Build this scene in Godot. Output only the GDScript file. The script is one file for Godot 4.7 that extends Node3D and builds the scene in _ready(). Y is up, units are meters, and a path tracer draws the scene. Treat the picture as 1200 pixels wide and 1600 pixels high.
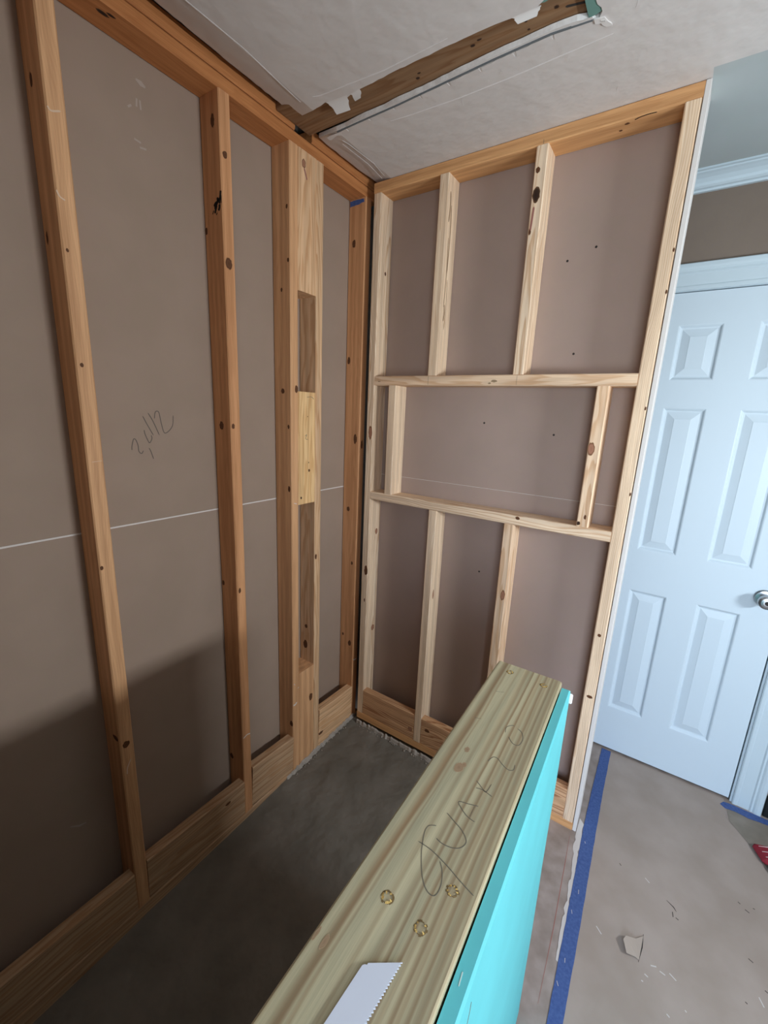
extends Node3D

# ---------------------------------------------------------------- names and tags
var used := {}
var rng := RandomNumberGenerator.new()

func numbered(called: String) -> String:
	var n: int = used.get(called, 0)
	used[called] = n + 1
	return called if n == 0 else "%s_%03d" % [called, n]

func tag(o: Node, label: String, category: String, group := "") -> Node:
	o.set_meta("label", label)
	o.set_meta("category", category)
	if group != "":
		o.set_meta("group", group)
	return o

func add(o: Node3D, called: String, parent: Node = self) -> Node3D:
	o.name = numbered(called) if parent == self else called
	parent.add_child(o, true)
	return o

func obj(called: String, mesh: Mesh, m: Material, parent: Node = self) -> MeshInstance3D:
	var o := MeshInstance3D.new()
	o.mesh = mesh
	if m:
		o.material_override = m
	add(o, called, parent)
	return o

func root(called: String, at := Vector3.ZERO) -> Node3D:
	var o := Node3D.new()
	o.position = at
	add(o, called)
	return o

func struct(o: Node) -> Node:
	o.set_meta("kind", "structure")
	return o

# ---------------------------------------------------------------- mesh helpers
func begin() -> SurfaceTool:
	var st := SurfaceTool.new()
	st.begin(Mesh.PRIMITIVE_TRIANGLES)
	return st

func tri(st: SurfaceTool, a: Vector3, b: Vector3, c: Vector3, n: Vector3, ua := Vector2.ZERO, ub := Vector2.ZERO, uc := Vector2.ZERO) -> void:
	var p := [a, b, c]
	var u := [ua, ub, uc]
	if (b - a).cross(c - a).dot(n) > 0.0:
		p = [a, c, b]
		u = [ua, uc, ub]
	for i in 3:
		st.set_normal(n)
		st.set_uv(u[i])
		st.add_vertex(p[i])

func quad(st: SurfaceTool, a: Vector3, b: Vector3, c: Vector3, d: Vector3, n: Vector3, ua := Vector2.ZERO, ub := Vector2.ZERO, uc := Vector2.ZERO, ud := Vector2.ZERO) -> void:
	tri(st, a, b, c, n, ua, ub, uc)
	tri(st, a, c, d, n, ua, uc, ud)

func flat(st: SurfaceTool, a: Vector3, b: Vector3, c: Vector3, d: Vector3, hint: Vector3) -> void:
	var n := (b - a).cross(c - a)
	if n.length() < 1e-12:
		n = (c - a).cross(d - a)
	n = n.normalized()
	if n.dot(hint) < 0.0:
		n = -n
	quad(st, a, b, c, d, n)

# a box given by its corners, edges eased by e
func box_into(st: SurfaceTool, lo: Vector3, hi: Vector3, e := 0.0) -> void:
	var c := (lo + hi) / 2.0
	var h := (hi - lo) / 2.0
	e = minf(e, minf(h.x, minf(h.y, h.z)) * 0.9)
	for ax in 3:
		var u := (ax + 1) % 3
		var v := (ax + 2) % 3
		for s in [-1.0, 1.0]:
			var n := Vector3.ZERO
			n[ax] = s
			var q := []
			for k in [[-1, -1], [1, -1], [1, 1], [-1, 1]]:
				var p := Vector3.ZERO
				p[ax] = s * h[ax]
				p[u] = k[0] * (h[u] - e)
				p[v] = k[1] * (h[v] - e)
				q.append(c + p)
			quad(st, q[0], q[1], q[2], q[3], n)
			if e > 0.0:
				for t in [-1.0, 1.0]:   # the eased edge between face ax and face u
					var m := Vector3.ZERO
					m[ax] = s
					m[u] = t
					var r := []
					for k in [[0, -1], [0, 1], [1, 1], [1, -1]]:
						var p := Vector3.ZERO
						p[ax] = s * (h[ax] if k[0] == 0 else h[ax] - e)
						p[u] = t * (h[u] - e if k[0] == 0 else h[u])
						p[v] = k[1] * (h[v] - e)
						r.append(c + p)
					quad(st, r[0], r[1], r[2], r[3], m.normalized())
	if e > 0.0:
		for sx in [-1.0, 1.0]:
			for sy in [-1.0, 1.0]:
				for sz in [-1.0, 1.0]:
					tri(st, c + Vector3(sx * h.x, sy * (h.y - e), sz * (h.z - e)), c + Vector3(sx * (h.x - e), sy * h.y, sz * (h.z - e)), c + Vector3(sx * (h.x - e), sy * (h.y - e), sz * h.z), Vector3(sx, sy, sz).normalized())

func box(lo: Vector3, hi: Vector3, e := 0.0) -> ArrayMesh:
	var st := begin()
	box_into(st, lo, hi, e)
	return st.commit()

func lathe(profile: Array, sides := 28) -> ArrayMesh:   # profile of Vector2(radius, height), turned about y
	var st := begin()
	st.set_smooth_group(0)
	for k in profile.size() - 1:
		var a: Vector2 = profile[k]
		var b: Vector2 = profile[k + 1]
		var t := (b - a).normalized()
		var nr := Vector2(t.y, -t.x)
		for i in sides:
			var p0 := TAU * i / sides
			var p1 := TAU * (i + 1) / sides
			var q := []
			var ns := []
			for e in [[a, p0], [b, p0], [b, p1], [a, p1]]:
				q.append(Vector3(cos(e[1]) * e[0].x, e[0].y, sin(e[1]) * e[0].x))
				ns.append(Vector3(cos(e[1]) * nr.x, nr.y, sin(e[1]) * nr.x))
			for order in [[0, 1, 2], [0, 2, 3]]:
				var o: Array = order
				if (q[o[1]] - q[o[0]]).cross(q[o[2]] - q[o[0]]).dot(ns[o[0]]) > 0.0:
					o = [o[0], o[2], o[1]]
				for j in o:
					st.set_normal(ns[j])
					st.add_vertex(q[j])
	return st.commit()

# a flat polygon (x, z) given thickness between y0 and y1; surface 0 the faces, surface 1 the cut edge
func slab(poly: PackedVector2Array, y0: float, y1: float) -> ArrayMesh:
	var idx := Geometry2D.triangulate_polygon(poly)
	var st := begin()
	for y in [y0, y1]:
		var n := Vector3.DOWN if y == y0 else Vector3.UP
		for i in range(0, idx.size(), 3):
			var t := []
			for j in 3:
				t.append(Vector3(poly[idx[i + j]].x, y, poly[idx[i + j]].y))
			tri(st, t[0], t[1], t[2], n)
	var mesh := st.commit()
	var s2 := begin()
	var ccw := not Geometry2D.is_polygon_clockwise(poly)
	for i in poly.size():
		var a := poly[i]
		var b := poly[(i + 1) % poly.size()]
		var d := (b - a).normalized()
		var out := Vector3(d.y, 0, -d.x) * (1.0 if ccw else -1.0)
		quad(s2, Vector3(a.x, y0, a.y), Vector3(b.x, y0, b.y), Vector3(b.x, y1, b.y), Vector3(a.x, y1, a.y), out)
	s2.commit(mesh)
	return mesh

func rough_line(pts: Array, step: float, amount: float) -> Array:
	var out := []
	for i in pts.size() - 1:
		var a: Vector2 = pts[i]
		var b: Vector2 = pts[i + 1]
		var n := maxi(1, int(a.distance_to(b) / step))
		for k in n:
			var p := a.lerp(b, float(k) / n)
			if k > 0:
				p += Vector2(rng.randf_range(-1, 1), rng.randf_range(-1, 1)) * amount
			out.append(p)
	out.append(pts[-1])
	return out

func smooth_line(p: Array, each := 5) -> Array:
	if p.size() < 3:
		return p
	var out := []
	for i in p.size() - 1:
		var a = p[maxi(i - 1, 0)]
		var d = p[mini(i + 2, p.size() - 1)]
		for k in each:
			out.append(p[i].cubic_interpolate(p[i + 1], a, d, float(k) / each))
	out.append(p[-1])
	return out

# a drawn stroke: a thin raised ribbon along points that lie on a face with normal n
func ribbon(pts: Array, n: Vector3, width: float, lift := 0.0004, taper := true) -> ArrayMesh:
	var st := begin()
	var L := []
	var R := []
	for i in pts.size():
		var t: Vector3 = (pts[mini(i + 1, pts.size() - 1)] - pts[maxi(i - 1, 0)]).normalized()
		var s := t.cross(n).normalized()
		var w := width / 2.0
		if taper and (i == 0 or i == pts.size() - 1):
			w *= 0.35
		L.append(pts[i] + s * w + n * lift)
		R.append(pts[i] - s * w + n * lift)
	for i in pts.size() - 1:
		quad(st, L[i], R[i], R[i + 1], L[i + 1], n)
		for side in [L, R]:
			var o: Vector3 = (side[i] - pts[i]).slide(n).normalized()
			quad(st, side[i], side[i + 1], side[i + 1] - n * lift, side[i] - n * lift, o)
	return st.commit()

func on_x(x: float, pts: Array) -> Array:      # (y, z) on a plane of constant x
	return pts.map(func(p): return Vector3(x, p.x, p.y))
func on_y(y: float, pts: Array) -> Array:
	return pts.map(func(p): return Vector3(p.x, y, p.y))
func on_z(z: float, pts: Array) -> Array:
	return pts.map(func(p): return Vector3(p.x, p.y, z))

# ---------------------------------------------------------------- materials
var M := {}

func mat(color: Color, rough := 0.8, tex: Texture2D = null) -> StandardMaterial3D:
	var m := StandardMaterial3D.new()
	m.albedo_color = color
	m.roughness = rough
	m.metallic_specular = 0.35
	if tex:
		m.albedo_texture = tex
	return m

func noise_tex(seed_: int, freq: float, lo: Color, hi: Color, octaves := 4, size := 512) -> NoiseTexture2D:
	var n := FastNoiseLite.new()
	n.seed = seed_
	n.frequency = freq
	n.fractal_octaves = octaves
	var t := NoiseTexture2D.new()
	t.width = size
	t.height = size
	t.seamless = true
	t.noise = n
	var g := Gradient.new()
	g.offsets = PackedFloat32Array([0.15, 0.85])
	g.colors = PackedColorArray([lo, hi])
	t.color_ramp = g
	return t

func tri_mat(tex: Texture2D, scale: float, rough := 0.85, tint := Color.WHITE) -> StandardMaterial3D:
	var m := mat(tint, rough, tex)
	m.uv1_triplanar = true
	m.uv1_world_triplanar = true
	m.uv1_scale = Vector3.ONE * scale
	return m

func bump(m: StandardMaterial3D, seed_: int, freq: float, strength: float, size := 256) -> void:
	var n := FastNoiseLite.new()
	n.seed = seed_
	n.frequency = freq
	var t := NoiseTexture2D.new()
	t.width = size
	t.height = size
	t.seamless = true
	t.as_normal_map = true
	t.bump_strength = 4.0
	t.noise = n
	m.normal_enabled = true
	m.normal_texture = t
	m.normal_scale = strength

const TW := 0.16      # metres that a wood texture spans across the grain
const TL := 2.6       # and along it

# saw-cut wood: growth rings are cones round a pith line below the face
func wood(seed_: int, early: Color, late: Color, spacing: float, depth: float, slope: float, contrast: float, w := 176, h := 1300, across := TW) -> ImageTexture:
	var n1 := FastNoiseLite.new()
	n1.seed = seed_
	n1.frequency = 1.0
	n1.fractal_octaves = 3
	var n2 := FastNoiseLite.new()
	n2.seed = seed_ + 7
	n2.frequency = 1.0
	n2.fractal_octaves = 1
	var data := PackedByteArray()
	data.resize(w * h * 3)
	var at := 0
	for y in h:
		var v := float(y) / h * TL
		var wander := n1.get_noise_2d(3.1, v * 0.9) * 0.035
		var deep := depth + slope * v + n1.get_noise_2d(9.7, v * 1.3) * 0.006
		for x in w:
			var u := (float(x) / w - 0.5) * across
			var wob := n1.get_noise_2d(u * 22.0, v * 2.2) * spacing * 0.9
			var s := sqrt((u - wander) * (u - wander) + deep * deep) + wob
			var f := fposmod(s / spacing, 1.0)
			var lat := smoothstep(0.35, 0.85, f) * (1.0 - smoothstep(0.88, 1.0, f))
			var fib := n2.get_noise_2d(u * 900.0, v * 9.0) * 0.05 + n2.get_noise_2d(u * 40.0 + 50.0, v * 1.5) * 0.06
			var c := early.lerp(late, clampf(lat * contrast, 0.0, 1.0))
			data[at] = clampi(int((c.r + fib) * 255.0), 0, 255)
			data[at + 1] = clampi(int((c.g + fib) * 255.0), 0, 255)
			data[at + 2] = clampi(int((c.b + fib * 0.9) * 255.0), 0, 255)
			at += 3
	return ImageTexture.create_from_image(Image.create_from_data(w, h, false, Image.FORMAT_RGB8, data))

# the treated cap: straight dark streaks at the places across the board where they run
func cap_wood() -> ImageTexture:
	var n := FastNoiseLite.new()
	n.seed = 77
	n.frequency = 1.0
	n.fractal_octaves = 3
	var w := 224
	var h := 1400
	var streaks := [[0.035, 0.012, 0.35], [0.16, 0.022, 0.85], [0.215, 0.010, 0.4], [0.37, 0.014, 0.30], [0.50, 0.020, 0.45], [0.565, 0.010, 0.75], [0.66, 0.012, 0.75], [0.705, 0.02, 0.35], [0.775, 0.013, 0.7], [0.81, 0.016, 0.4], [0.865, 0.013, 0.7], [0.93, 0.02, 0.55], [0.985, 0.012, 0.5]]
	var pale := Color(0.72, 0.69, 0.565)
	var dark := Color(0.50, 0.40, 0.29)
	var data := PackedByteArray()
	data.resize(w * h * 3)
	var at := 0
	for y in h:
		var v := float(y) / h * TL
		for x in w:
			var u := float(x) / w
			var uu := u + n.get_noise_2d(u * 2.2, v * 1.4) * 0.045 * (1.15 - u) + n.get_noise_2d(u * 9.0, v * 6.0) * 0.006
			var k := 0.0
			for s in streaks:
				var d: float = (uu - s[0]) / (s[1] * 1.5)
				if d > -3.0 and d < 3.0:
					# a soft rise on one side, a sharp edge on the other, like a growth ring
					k = maxf(k, s[2] * (exp(-d * d * (0.5 if d < 0.0 else 2.5))))
			var fib := n.get_noise_2d(u * 130.0, v * 8.0) * 0.05 + n.get_noise_2d(u * 6.0 + 30.0, v * 1.3) * 0.09
			var c := pale.lerp(dark, clampf(k * (0.85 + fib * 4.0), 0.0, 1.0))
			data[at] = clampi(int((c.r + fib * 1.1) * 255.0), 0, 255)
			data[at + 1] = clampi(int((c.g + fib) * 255.0), 0, 255)
			data[at + 2] = clampi(int((c.b + fib * 0.8) * 255.0), 0, 255)
			at += 3
	return ImageTexture.create_from_image(Image.create_from_data(w, h, false, Image.FORMAT_RGB8, data))

func make_materials() -> void:
	var fir1 := wood(11, Color(0.845, 0.675, 0.515), Color(0.78, 0.585, 0.425), 0.0045, 0.03, 0.012, 0.32)
	var fir2 := wood(12, Color(0.83, 0.645, 0.48), Color(0.75, 0.55, 0.395), 0.0040, 0.05, 0.02, 0.30)
	var pine1 := wood(21, Color(0.915, 0.815, 0.70), Color(0.80, 0.645, 0.50), 0.0058, 0.022, 0.010, 0.8)
	var pine2 := wood(22, Color(0.91, 0.805, 0.69), Color(0.815, 0.66, 0.515), 0.0075, 0.05, 0.028, 0.75)
	var pine3 := wood(23, Color(0.83, 0.69, 0.55), Color(0.62, 0.43, 0.30), 0.0065, 0.012, 0.03, 0.85)
	var pine4 := wood(24, Color(0.915, 0.815, 0.70), Color(0.80, 0.65, 0.50), 0.0052, 0.004, 0.0008, 0.6)
	M.pine_straight = mat(Color(1, 1, 1), 0.66, pine4)
	M.fir = mat(Color(0.98, 0.94, 0.90), 0.62, fir1)
	M.fir_b = mat(Color(0.97, 0.91, 0.86), 0.62, fir2)
	M.fir_deep = mat(Color(0.90, 0.77, 0.64), 0.62, fir2)
	M.plate = mat(Color(0.98, 0.93, 0.84), 0.62, fir1)
	M.pine = mat(Color(1, 1, 1), 0.66, pine1)
	M.pine_b = mat(Color(0.99, 0.97, 0.95), 0.66, pine2)
	M.pine_warm = mat(Color(0.97, 0.90, 0.82), 0.66, pine2)
	M.pine_yellow = mat(Color(1.0, 0.94, 0.80), 0.6, pine2)
	M.pine_red = mat(Color(1.0, 0.96, 0.92), 0.7, pine3)
	M.old = mat(Color(0.93, 0.87, 0.80), 0.75, pine2)
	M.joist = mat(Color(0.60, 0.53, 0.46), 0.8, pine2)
	M.dirty = mat(Color(0.80, 0.74, 0.68), 0.8, pine2)
	M.cap = mat(Color(1, 1, 1), 0.6, cap_wood())
	M.treated = mat(Color(0.82, 0.86, 0.68), 0.7, pine2)
	M.kraft = tri_mat(noise_tex(5, 0.008, Color(0.622, 0.538, 0.473), Color(0.638, 0.552, 0.487)), 1.1, 0.9)
	M.kraft_b = tri_mat(noise_tex(6, 0.008, Color(0.652, 0.572, 0.527), Color(0.668, 0.583, 0.538)), 1.1, 0.9)
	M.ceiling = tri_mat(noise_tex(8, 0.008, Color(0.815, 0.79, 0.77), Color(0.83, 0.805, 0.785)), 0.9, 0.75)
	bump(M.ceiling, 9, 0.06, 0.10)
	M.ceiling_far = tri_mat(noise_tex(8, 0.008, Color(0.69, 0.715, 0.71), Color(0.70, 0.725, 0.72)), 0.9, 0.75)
	M.gypsum = tri_mat(noise_tex(15, 0.05, Color(0.92, 0.91, 0.895), Color(0.97, 0.96, 0.945)), 3.0, 0.95)
	M.paper_white = mat(Color(0.86, 0.84, 0.82), 0.8)
	M.shadow_grey = mat(Color(0.42, 0.44, 0.45), 0.6)  # painted shade for the gap along the slot edge
	M.aqua = tri_mat(noise_tex(31, 0.01, Color(0.385, 0.755, 0.775), Color(0.40, 0.78, 0.80)), 1.0, 0.55)
	M.aqua_core = mat(Color(0.78, 0.86, 0.83), 0.9)
	M.green_paper = mat(Color(0.42, 0.56, 0.52), 0.8)
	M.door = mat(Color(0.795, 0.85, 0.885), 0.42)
	bump(M.door, 41, 0.02, 0.05)
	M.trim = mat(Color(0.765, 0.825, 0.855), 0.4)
	M.taupe = tri_mat(noise_tex(44, 0.01, Color(0.485, 0.43, 0.385), Color(0.50, 0.445, 0.40)), 1.0, 0.7)
	M.wall_plain = mat(Color(0.62, 0.585, 0.55), 0.8)
	M.nickel = mat(Color(0.72, 0.73, 0.74), 0.28)
	M.nickel.metallic = 1.0
	M.mortar = tri_mat(noise_tex(51, 0.012, Color(0.43, 0.41, 0.375), Color(0.49, 0.465, 0.43), 5), 0.8, 0.9)
	bump(M.mortar, 52, 0.05, 0.35)
	M.crumbs = tri_mat(noise_tex(53, 0.08, Color(0.55, 0.51, 0.47), Color(0.76, 0.72, 0.68)), 6.0, 0.95)
	M.subfloor = tri_mat(noise_tex(55, 0.03, Color(0.56, 0.505, 0.47), Color(0.66, 0.605, 0.575), 5), 0.7, 0.85)
	M.sheet = tri_mat(noise_tex(57, 0.01, Color(0.62, 0.56, 0.515), Color(0.67, 0.61, 0.57), 5), 0.8, 0.7)
	M.sheet_b = tri_mat(noise_tex(58, 0.02, Color(0.50, 0.465, 0.42), Color(0.57, 0.53, 0.485), 4), 0.9, 0.75)
	M.sheet_torn = mat(Color(0.66, 0.60, 0.55), 0.8)
	M.tape = tri_mat(noise_tex(59, 0.05, Color(0.25, 0.335, 0.54), Color(0.31, 0.395, 0.60)), 3.0, 0.7)
	M.pencil = mat(Color(0.43, 0.41, 0.36), 0.5)
	M.pencil_soft = mat(Color(0.40, 0.355, 0.325), 0.7)
	M.marker = mat(Color(0.07, 0.05, 0.04), 0.6)
	M.stain = mat(Color(0.60, 0.49, 0.38), 0.8)
	M.smear = mat(Color(0.86, 0.74, 0.63), 0.9)
	M.chalk = mat(Color(0.86, 0.82, 0.79), 0.9)
	M.smudge = mat(Color(0.69, 0.62, 0.57), 0.9)
	M.scuff = mat(Color(0.20, 0.18, 0.17), 0.8)
	M.speck = mat(Color(0.80, 0.77, 0.75), 0.9)
	M.red_chalk = mat(Color(0.62, 0.42, 0.38), 0.9)
	M.seam = mat(Color(0.88, 0.86, 0.85), 0.8)
	M.hole = mat(Color(0.16, 0.11, 0.06), 0.9)
	M.stain_dark = mat(Color(0.46, 0.38, 0.25), 0.9)
	M.splinter = mat(Color(0.86, 0.72, 0.42), 0.8)
	M.brass = mat(Color(0.86, 0.70, 0.36), 0.35)
	M.brass.metallic = 0.6
	M.blade = mat(Color(0.84, 0.86, 0.90), 0.35)
	M.red = mat(Color(0.52, 0.15, 0.19), 0.85)
	M.navy = mat(Color(0.06, 0.07, 0.11), 0.85)
	M.white_thread = mat(Color(0.85, 0.75, 0.74), 0.85)
	M.gap_shade = mat(Color(0.13, 0.11, 0.10), 0.95)  # near-black that stands in for shade in the corner gap
	M.dark_strip = mat(Color(0.10, 0.11, 0.11), 0.6)
	M.glass = mat(Color(0.9, 0.95, 1.0, 0.06), 0.05)
	M.glass.transparency = BaseMaterial3D.TRANSPARENCY_ALPHA
	M.knot = mat(Color.WHITE, 0.7)
	M.knot.vertex_color_use_as_albedo = true

# ---------------------------------------------------------------- lumber
# a sawn board with eased edges from p0 to p1 (centres of its ends); w is measured along wdir, d across it
func board_mesh(L: float, w: float, d: float, e := 0.0032, across := TW, fixed := false) -> ArrayMesh:
	var st := begin()
	var hw := w / 2.0
	var hd := d / 2.0
	var ring := [Vector2(-hw + e, -hd), Vector2(hw - e, -hd), Vector2(hw, -hd + e), Vector2(hw, hd - e), Vector2(hw - e, hd), Vector2(-hw + e, hd), Vector2(-hw, hd - e), Vector2(-hw, -hd + e)]
	var v0 := 0.0 if fixed else rng.randf() * maxf(0.0, 0.99 - L / TL)
	var us := []
	for i in 4:
		var face := w if i % 2 == 0 else d
		us.append(0.0 if fixed else rng.randf() * maxf(0.0, 1.0 - face / across))
	for i in 8:
		var a: Vector2 = ring[i]
		var b: Vector2 = ring[(i + 1) % 8]
		var dir := (b - a).normalized()
		var n := Vector3(dir.y, 0, -dir.x)
		var f := (i / 2) % 4
		# across the face: distance from one edge of the face
		var ca: float
		var cb: float
		if f % 2 == 0:
			ca = (a.x + hw) if f == 0 else (hw - a.x)
			cb = (b.x + hw) if f == 0 else (hw - b.x)
			if f == 2 and fixed:
				ca = w - ca
				cb = w - cb
		else:
			ca = (a.y + hd) if f == 1 else (hd - a.y)
			cb = (b.y + hd) if f == 1 else (hd - b.y)
		var ua: float = us[f] + ca / across
		var ub: float = us[f] + cb / across
		quad(st, Vector3(a.x, 0, a.y), Vector3(b.x, 0, b.y), Vector3(b.x, L, b.y), Vector3(a.x, L, a.y), n, Vector2(ua, v0), Vector2(ub, v0), Vector2(ub, v0 + L / TL), Vector2(ua, v0 + L / TL))
	for y in [0.0, L]:
		var n := Vector3.DOWN if y == 0.0 else Vector3.UP
		for i in range(1, 7):
			var p := [ring[0], ring[i], ring[i + 1]]
			tri(st, Vector3(p[0].x, y, p[0].y), Vector3(p[1].x, y, p[1].y), Vector3(p[2].x, y, p[2].y), n, p[0] / 0.16 + Vector2(0.5, 0.5), p[1] / 0.16 + Vector2(0.5, 0.5), p[2] / 0.16 + Vector2(0.5, 0.5))
	return st.commit()

func lumber(called: String, p0: Vector3, p1: Vector3, wdir: Vector3, w: float, d: float, m: Material, parent: Node = self, e := 0.0032) -> MeshInstance3D:
	var y := (p1 - p0).normalized()
	var x := wdir.slide(y).normalized()
	var o := obj(called, board_mesh(p0.distance_to(p1), w, d, e), m, parent)
	o.transform = Transform3D(Basis(x, y, x.cross(y)), p0)
	return o

# a stud of the left wall (front face x = 0), near edge at z
func left_stud(z: float, y0: float, y1: float, m: Material, label: String, w := 0.038, depth := 0.0885) -> MeshInstance3D:
	var o := lumber("wall_stud", Vector3(-depth / 2, y0, z - w / 2), Vector3(-depth / 2, y1, z - w / 2), Vector3.RIGHT, depth, w, m)
	tag(o, label, "stud", "studs of the left wall")
	return o

# a stud of the back wall (front face z = 0), left edge at x
func back_stud(x: float, y0: float, y1: float, m: Material, label: String, w := 0.038) -> MeshInstance3D:
	var o := lumber("wall_stud", Vector3(x + w / 2, y0, -0.0443), Vector3(x + w / 2, y1, -0.0443), Vector3.RIGHT, w, 0.0886, m)
	tag(o, label, "stud", "studs of the back wall")
	return o

func rail(called: String, lo: Vector3, hi: Vector3, axis: int, m: Material, label: String, category: String, group := "", tilt := 0.0) -> MeshInstance3D:
	var c := (lo + hi) / 2.0
	var p0 := c
	var p1 := c
	p0[axis] = lo[axis]
	p1[axis] = hi[axis]
	p0.y -= tilt / 2.0
	p1.y += tilt / 2.0
	var wd := Vector3.UP
	var w := hi.y - lo.y
	var d := (hi.z - lo.z) if axis == 0 else (hi.x - lo.x)
	if axis == 1:
		wd = Vector3.RIGHT
		w = hi.x - lo.x
		d = hi.z - lo.z
	var o := lumber(called, p0, p1, wd, w, d, m)
	tag(o, label, category, group)
	return o

# a knot: an uneven disc with a dark ring, set on a board's face at a point with the face's normal
func knot(b: Node3D, at: Vector3, n: Vector3, ra: float, rb: float, tone := 0) -> void:
	var along: Vector3 = b.basis.y
	var side := along.cross(n).normalized()
	var rings := [[1.0, Color(0.32, 0.15, 0.065)], [0.84, Color(0.075, 0.028, 0.013)], [0.6, Color(0.14, 0.055, 0.024)], [0.0, Color(0.10, 0.04, 0.018)]]
	if tone == 1:    # pale ring knot in new pine
		rings = [[1.0, Color(0.50, 0.30, 0.16)], [0.84, Color(0.16, 0.065, 0.032)], [0.66, Color(0.40, 0.19, 0.115)], [0.0, Color(0.33, 0.15, 0.09)]]
	elif tone == 2:  # dark hole
		rings = [[1.0, Color(0.16, 0.08, 0.04)], [0.7, Color(0.05, 0.025, 0.015)], [0.5, Color(0.04, 0.02, 0.012)], [0.0, Color(0.03, 0.015, 0.01)]]
	elif tone == 3:  # faint
		rings = [[1.0, Color(0.46, 0.34, 0.20)], [0.8, Color(0.33, 0.22, 0.13)], [0.6, Color(0.36, 0.25, 0.15)], [0.0, Color(0.30, 0.20, 0.12)]]
	var st := begin()
	var sides := 18
	var rr := []
	for i in sides:
		rr.append(1.0 + rng.randf_range(-0.13, 0.13))
	for k in 3:
		for i in sides:
			var q := []
			var cs := []
			for e in [[k, i], [k + 1, i], [k + 1, (i + 1) % sides], [k, (i + 1) % sides]]:
				var r: float = rings[e[0]][0] * rr[e[1]]
				var a: float = TAU * e[1] / sides
				q.append(side * cos(a) * r * ra + along * sin(a) * r * rb + n * (0.0003 + 0.0004 * (1.0 - rings[e[0]][0])))
				cs.append(rings[e[0]][1])
			for t in [[0, 1, 2], [0, 2, 3]]:
				var o: Array = t
				if (q[o[1]] - q[o[0]]).cross(q[o[2]] - q[o[0]]).dot(n) > 0.0:
					o = [o[0], o[2], o[1]]
				for j in o:
					st.set_normal(b.basis.inverse() * n)
					st.set_color(cs[j])
					st.add_vertex(b.basis.inverse() * q[j])
	var o := obj("knot", st.commit(), M.knot, b)
	o.position = b.transform.affine_inverse() * at

func mark(b: Node3D, called: String, pts: Array, n: Vector3, width: float, m: Material, lift := 0.0005) -> void:
	var inv := b.transform.affine_inverse()
	var q := smooth_line(pts).map(func(p): return inv * p)
	obj(called, ribbon(q, (inv.basis * n).normalized(), width, lift), m, b)

# ---------------------------------------------------------------- door
func ring_quads(st: SurfaceTool, a: Rect2, za: float, b: Rect2, zb: float) -> void:
	var pa := [a.position, Vector2(a.end.x, a.position.y), a.end, Vector2(a.position.x, a.end.y)]
	var pb := [b.position, Vector2(b.end.x, b.position.y), b.end, Vector2(b.position.x, b.end.y)]
	for i in 4:
		var j := (i + 1) % 4
		flat(st, Vector3(pa[i].x, pa[i].y, za), Vector3(pa[j].x, pa[j].y, za), Vector3(pb[j].x, pb[j].y, zb), Vector3(pb[i].x, pb[i].y, zb), Vector3.BACK)

func raised_panel(r: Rect2, parent: Node3D) -> void:
	var st := begin()
	var steps := [[0.0, 0.0], [0.004, -0.0015], [0.010, -0.0075], [0.0155, -0.0085], [0.019, -0.0075], [0.042, -0.0015], [0.044, -0.0005]]
	for k in steps.size() - 1:
		ring_quads(st, r.grow(-steps[k][0]), steps[k][1], r.grow(-steps[k + 1][0]), steps[k + 1][1])
	var f := r.grow(-0.044)
	quad(st, Vector3(f.position.x, f.position.y, -0.0005), Vector3(f.end.x, f.position.y, -0.0005), Vector3(f.end.x, f.end.y, -0.0005), Vector3(f.position.x, f.end.y, -0.0005), Vector3.BACK)
	obj("raised_panel", st.commit(), M.door, parent)

# a moulding: a profile of Vector2(out from the wall, along) swept between two points
func moulding(profile: Array, a: Vector3, b: Vector3, out: Vector3, up: Vector3) -> ArrayMesh:
	var st := begin()
	var cen := Vector2.ZERO
	for p in profile:
		cen += p / profile.size()
	for i in profile.size():
		var p: Vector2 = profile[i]
		var q: Vector2 = profile[(i + 1) % profile.size()]
		var pa := a + out * p.x + up * p.y
		var qa := a + out * q.x + up * q.y
		var away: Vector2 = (p + q) / 2.0 - cen
		var d := q - p
		var nn := Vector2(d.y, -d.x)
		var ccw := Geometry2D.is_polygon_clockwise(PackedVector2Array(profile))
		if ccw:
			nn = -nn
		flat(st, pa, qa, qa + (b - a), pa + (b - a), out * nn.x + up * nn.y)
	var idx := Geometry2D.triangulate_polygon(PackedVector2Array(profile))
	for i in range(0, idx.size(), 3):
		for e in [a, b]:
			var t := []
			for j in 3:
				var p: Vector2 = profile[idx[i + j]]
				t.append(e + out * p.x + up * p.y)
			tri(st, t[0], t[1], t[2], (a - b).normalized() * (1.0 if e == a else -1.0))
	return st.commit()

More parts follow.
